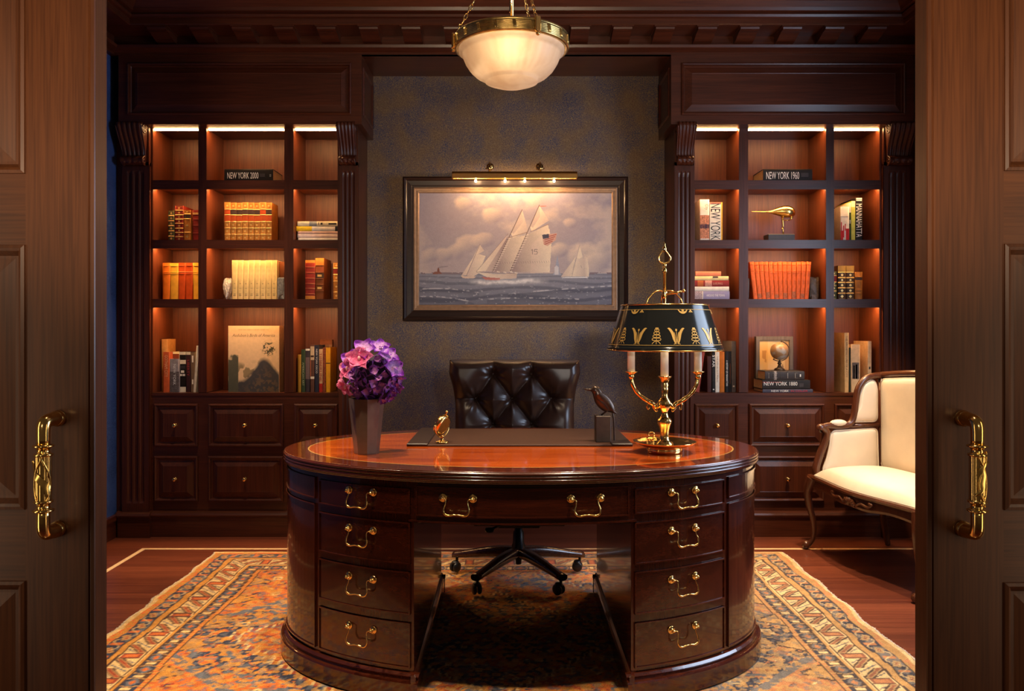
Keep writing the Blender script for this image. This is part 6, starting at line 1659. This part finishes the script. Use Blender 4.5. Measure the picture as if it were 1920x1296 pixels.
# golden bird sculpture
by2 = 4.90; gbx = PX(1465, by2); z0 = FZ[1]
gb = thing('bird_sculpture', 'golden abstract bird sculpture on a dark block in right bookcase', 'sculpture', (gbx, by2, z0))
mb = MB(); mb.box(PX(1437, by2), PX(1487, by2), by2-.035, by2+.06, z0+.0003, PZ(440, by2), bev=.003); mb.build('block', plain('slate_block', (.035, .030, .030), rough=.5, var=.2), gb)
G_ = lambda px, py: (PX(px, by2), by2, PZ(py, by2))
mb = MB(); sp_ = spline([(1409, 397, .6), (1425, 397.2, .9), (1438, 397.5, 1.3), (1446, 397.5, 3.2), (1455, 397, 6.5), (1464, 396.5, 9.6), (1472, 396.7, 11.2), (1479, 398, 11.2), (1484, 401, 9.0), (1487, 404, 5.0), (1487.8, 405.5, .8)], 6)
mb.tube([G_(p[0], p[1]) for p in sp_], [max(.001, p[2]*by2/F) for p in sp_], 20); mb.build('body', GOLD, gb)
mb = MB(); mb.tube([G_(1484, 406), G_(1483, 411), G_(1480, 413.5)], [.012, .006, .002], 10); mb.tube([G_(1470, 413), G_(1476, 413.2), G_(1480, 413.3)], [.004, .003, .004], 8); mb.build('beak', GOLD, gb)
mb = MB(); mb.tube([G_(1467, 405), G_(1467.5, 415), G_(1468.5, 424), G_(1467.5, 428)], [.009, .006, .0055, .0045], 10); mb.tube([G_(1466, 428), G_(1468, 430), G_(1469, 440.6)], [.005, .0048, .0046], 10); mb.build('leg', GOLD, gb)
# ------------------------------------------------------------------ camera and lights
cam = bpy.data.cameras.new('camera'); co = bpy.data.objects.new('camera', cam); COL.objects.link(co)
co.location = (0, 0, H); co.rotation_euler = (PI/2, 0, 0)
cam.sensor_width = 36; cam.lens = F/1920*36; cam.clip_start = .02
cam.shift_x = (960-VX)/1920; cam.shift_y = -(648-VY)/1920
SC.camera = co
def light(name, typ, loc, power, col, target=None, **k):
    l = bpy.data.lights.new(name, typ); l.energy = power; l.color = col
    for a, v in k.items(): setattr(l, a, v)
    o = bpy.data.objects.new(name, l); o.location = loc; COL.objects.link(o)
    if target is not None:
        o.rotation_euler = (Vector(target)-Vector(loc)).to_track_quat('-Z', 'Y').to_euler()
    return o
WARM = (1, .70, .42); WARM2 = (1, .76, .50); COOL = (.62, .76, 1)
# recessed ceiling spots inside the study
light('downlight', 'SPOT', (-.50, 2.95, 3.14), 230, WARM2, (-.42, 3.12, .76), spot_size=.80, spot_blend=.6, shadow_soft_size=.05)
light('downlight', 'SPOT', (.58, 2.95, 3.14), 230, WARM2, (.48, 3.12, .76), spot_size=.80, spot_blend=.6, shadow_soft_size=.05)
light('downlight', 'SPOT', (-1.45, 3.0, 3.14), 380, WARM2, (-1.35, 3.3, 0), spot_size=.95, spot_blend=.6, shadow_soft_size=.05)
light('downlight', 'SPOT', (1.45, 2.9, 3.14), 320, WARM2, (1.35, 3.2, 0), spot_size=.95, spot_blend=.6, shadow_soft_size=.05)
light('downlight', 'SPOT', (1.75, 3.75, 3.14), 360, WARM2, (1.98, 4.15, .5), spot_size=.75, spot_blend=.5, shadow_soft_size=.05)
light('downlight', 'SPOT', (-.55, 2.02, 3.14), 170, WARM2, (-.5, 2.45, .5), spot_size=.8, spot_blend=.7, shadow_soft_size=.05)
light('downlight', 'SPOT', (.62, 2.02, 3.14), 170, WARM2, (.57, 2.45, .5), spot_size=.8, spot_blend=.7, shadow_soft_size=.05)
light('downlight', 'SPOT', (-1.55, 4.05, 3.14), 120, WARM2, (-1.60, 4.78, .55), spot_size=.85, spot_blend=.8, shadow_soft_size=.05)
light('downlight', 'SPOT', (1.35, 4.05, 3.14), 60, WARM2, (1.45, 4.78, .55), spot_size=.8, spot_blend=.8, shadow_soft_size=.05)
# daylight through the side window
light('window_daylight', 'AREA', (XR+.02, 2.85, 1.65), 55, COOL, (0, 2.85, 1.4), shape='RECTANGLE', size=1.1, size_y=1.3)
# unseen lights on the camera's side of the doors
light('fill_spot', 'SPOT', (.40, .2, 1.50), 55, (1, .95, .92), (.22, 5.1, 1.22), spot_size=math.radians(26), spot_blend=.9, shadow_soft_size=.06)
light('fill_spot', 'SPOT', (.5, .25, 1.50), 150, WARM2, (1.1, 4.6, 2.45), spot_size=math.radians(50), spot_blend=.8, shadow_soft_size=.1)  # added fill for the cornice and header, right half
light('fill_spot', 'SPOT', (-.5, .25, 1.50), 150, WARM2, (-1.1, 4.6, 2.45), spot_size=math.radians(50), spot_blend=.8, shadow_soft_size=.1)  # the same added fill for the left half
light('fill_spot', 'SPOT', (-.95, -.6, 1.9), 70, WARM2, (-1.75, 1.8, 1.25), spot_size=math.radians(48), spot_blend=1, shadow_soft_size=.12)  # added to brighten the left door leaf and its pull
light('fill_spot', 'SPOT', (.95, -.6, 1.9), 70, WARM2, (1.75, 1.8, 1.25), spot_size=math.radians(48), spot_blend=1, shadow_soft_size=.12)  # added to brighten the right door leaf likewise
light('door_fill', 'AREA', (-2.0, 1.05, 1.0), 6, WARM2, (-1.0, 1.75, .9), shape='RECTANGLE', size=.22, size_y=1.8)  # no fixture here: added panel of light for the left pull to reflect
light('door_fill', 'AREA', (2.0, 1.05, 1.0), 6, WARM2, (1.0, 1.75, .9), shape='RECTANGLE', size=.22, size_y=1.8)  # matching added panel of light for the right pull
w = bpy.data.worlds.new('world'); SC.world = w; w.use_nodes = True
bg = w.node_tree.nodes['Background']; bg.inputs[0].default_value = (1, .68, .44, 1); bg.inputs[1].default_value = .055
SC.view_settings.view_transform = 'Standard'; SC.view_settings.look = 'None'; SC.view_settings.exposure = 0; SC.view_settings.gamma = 1
SC.view_settings.use_curve_mapping = False
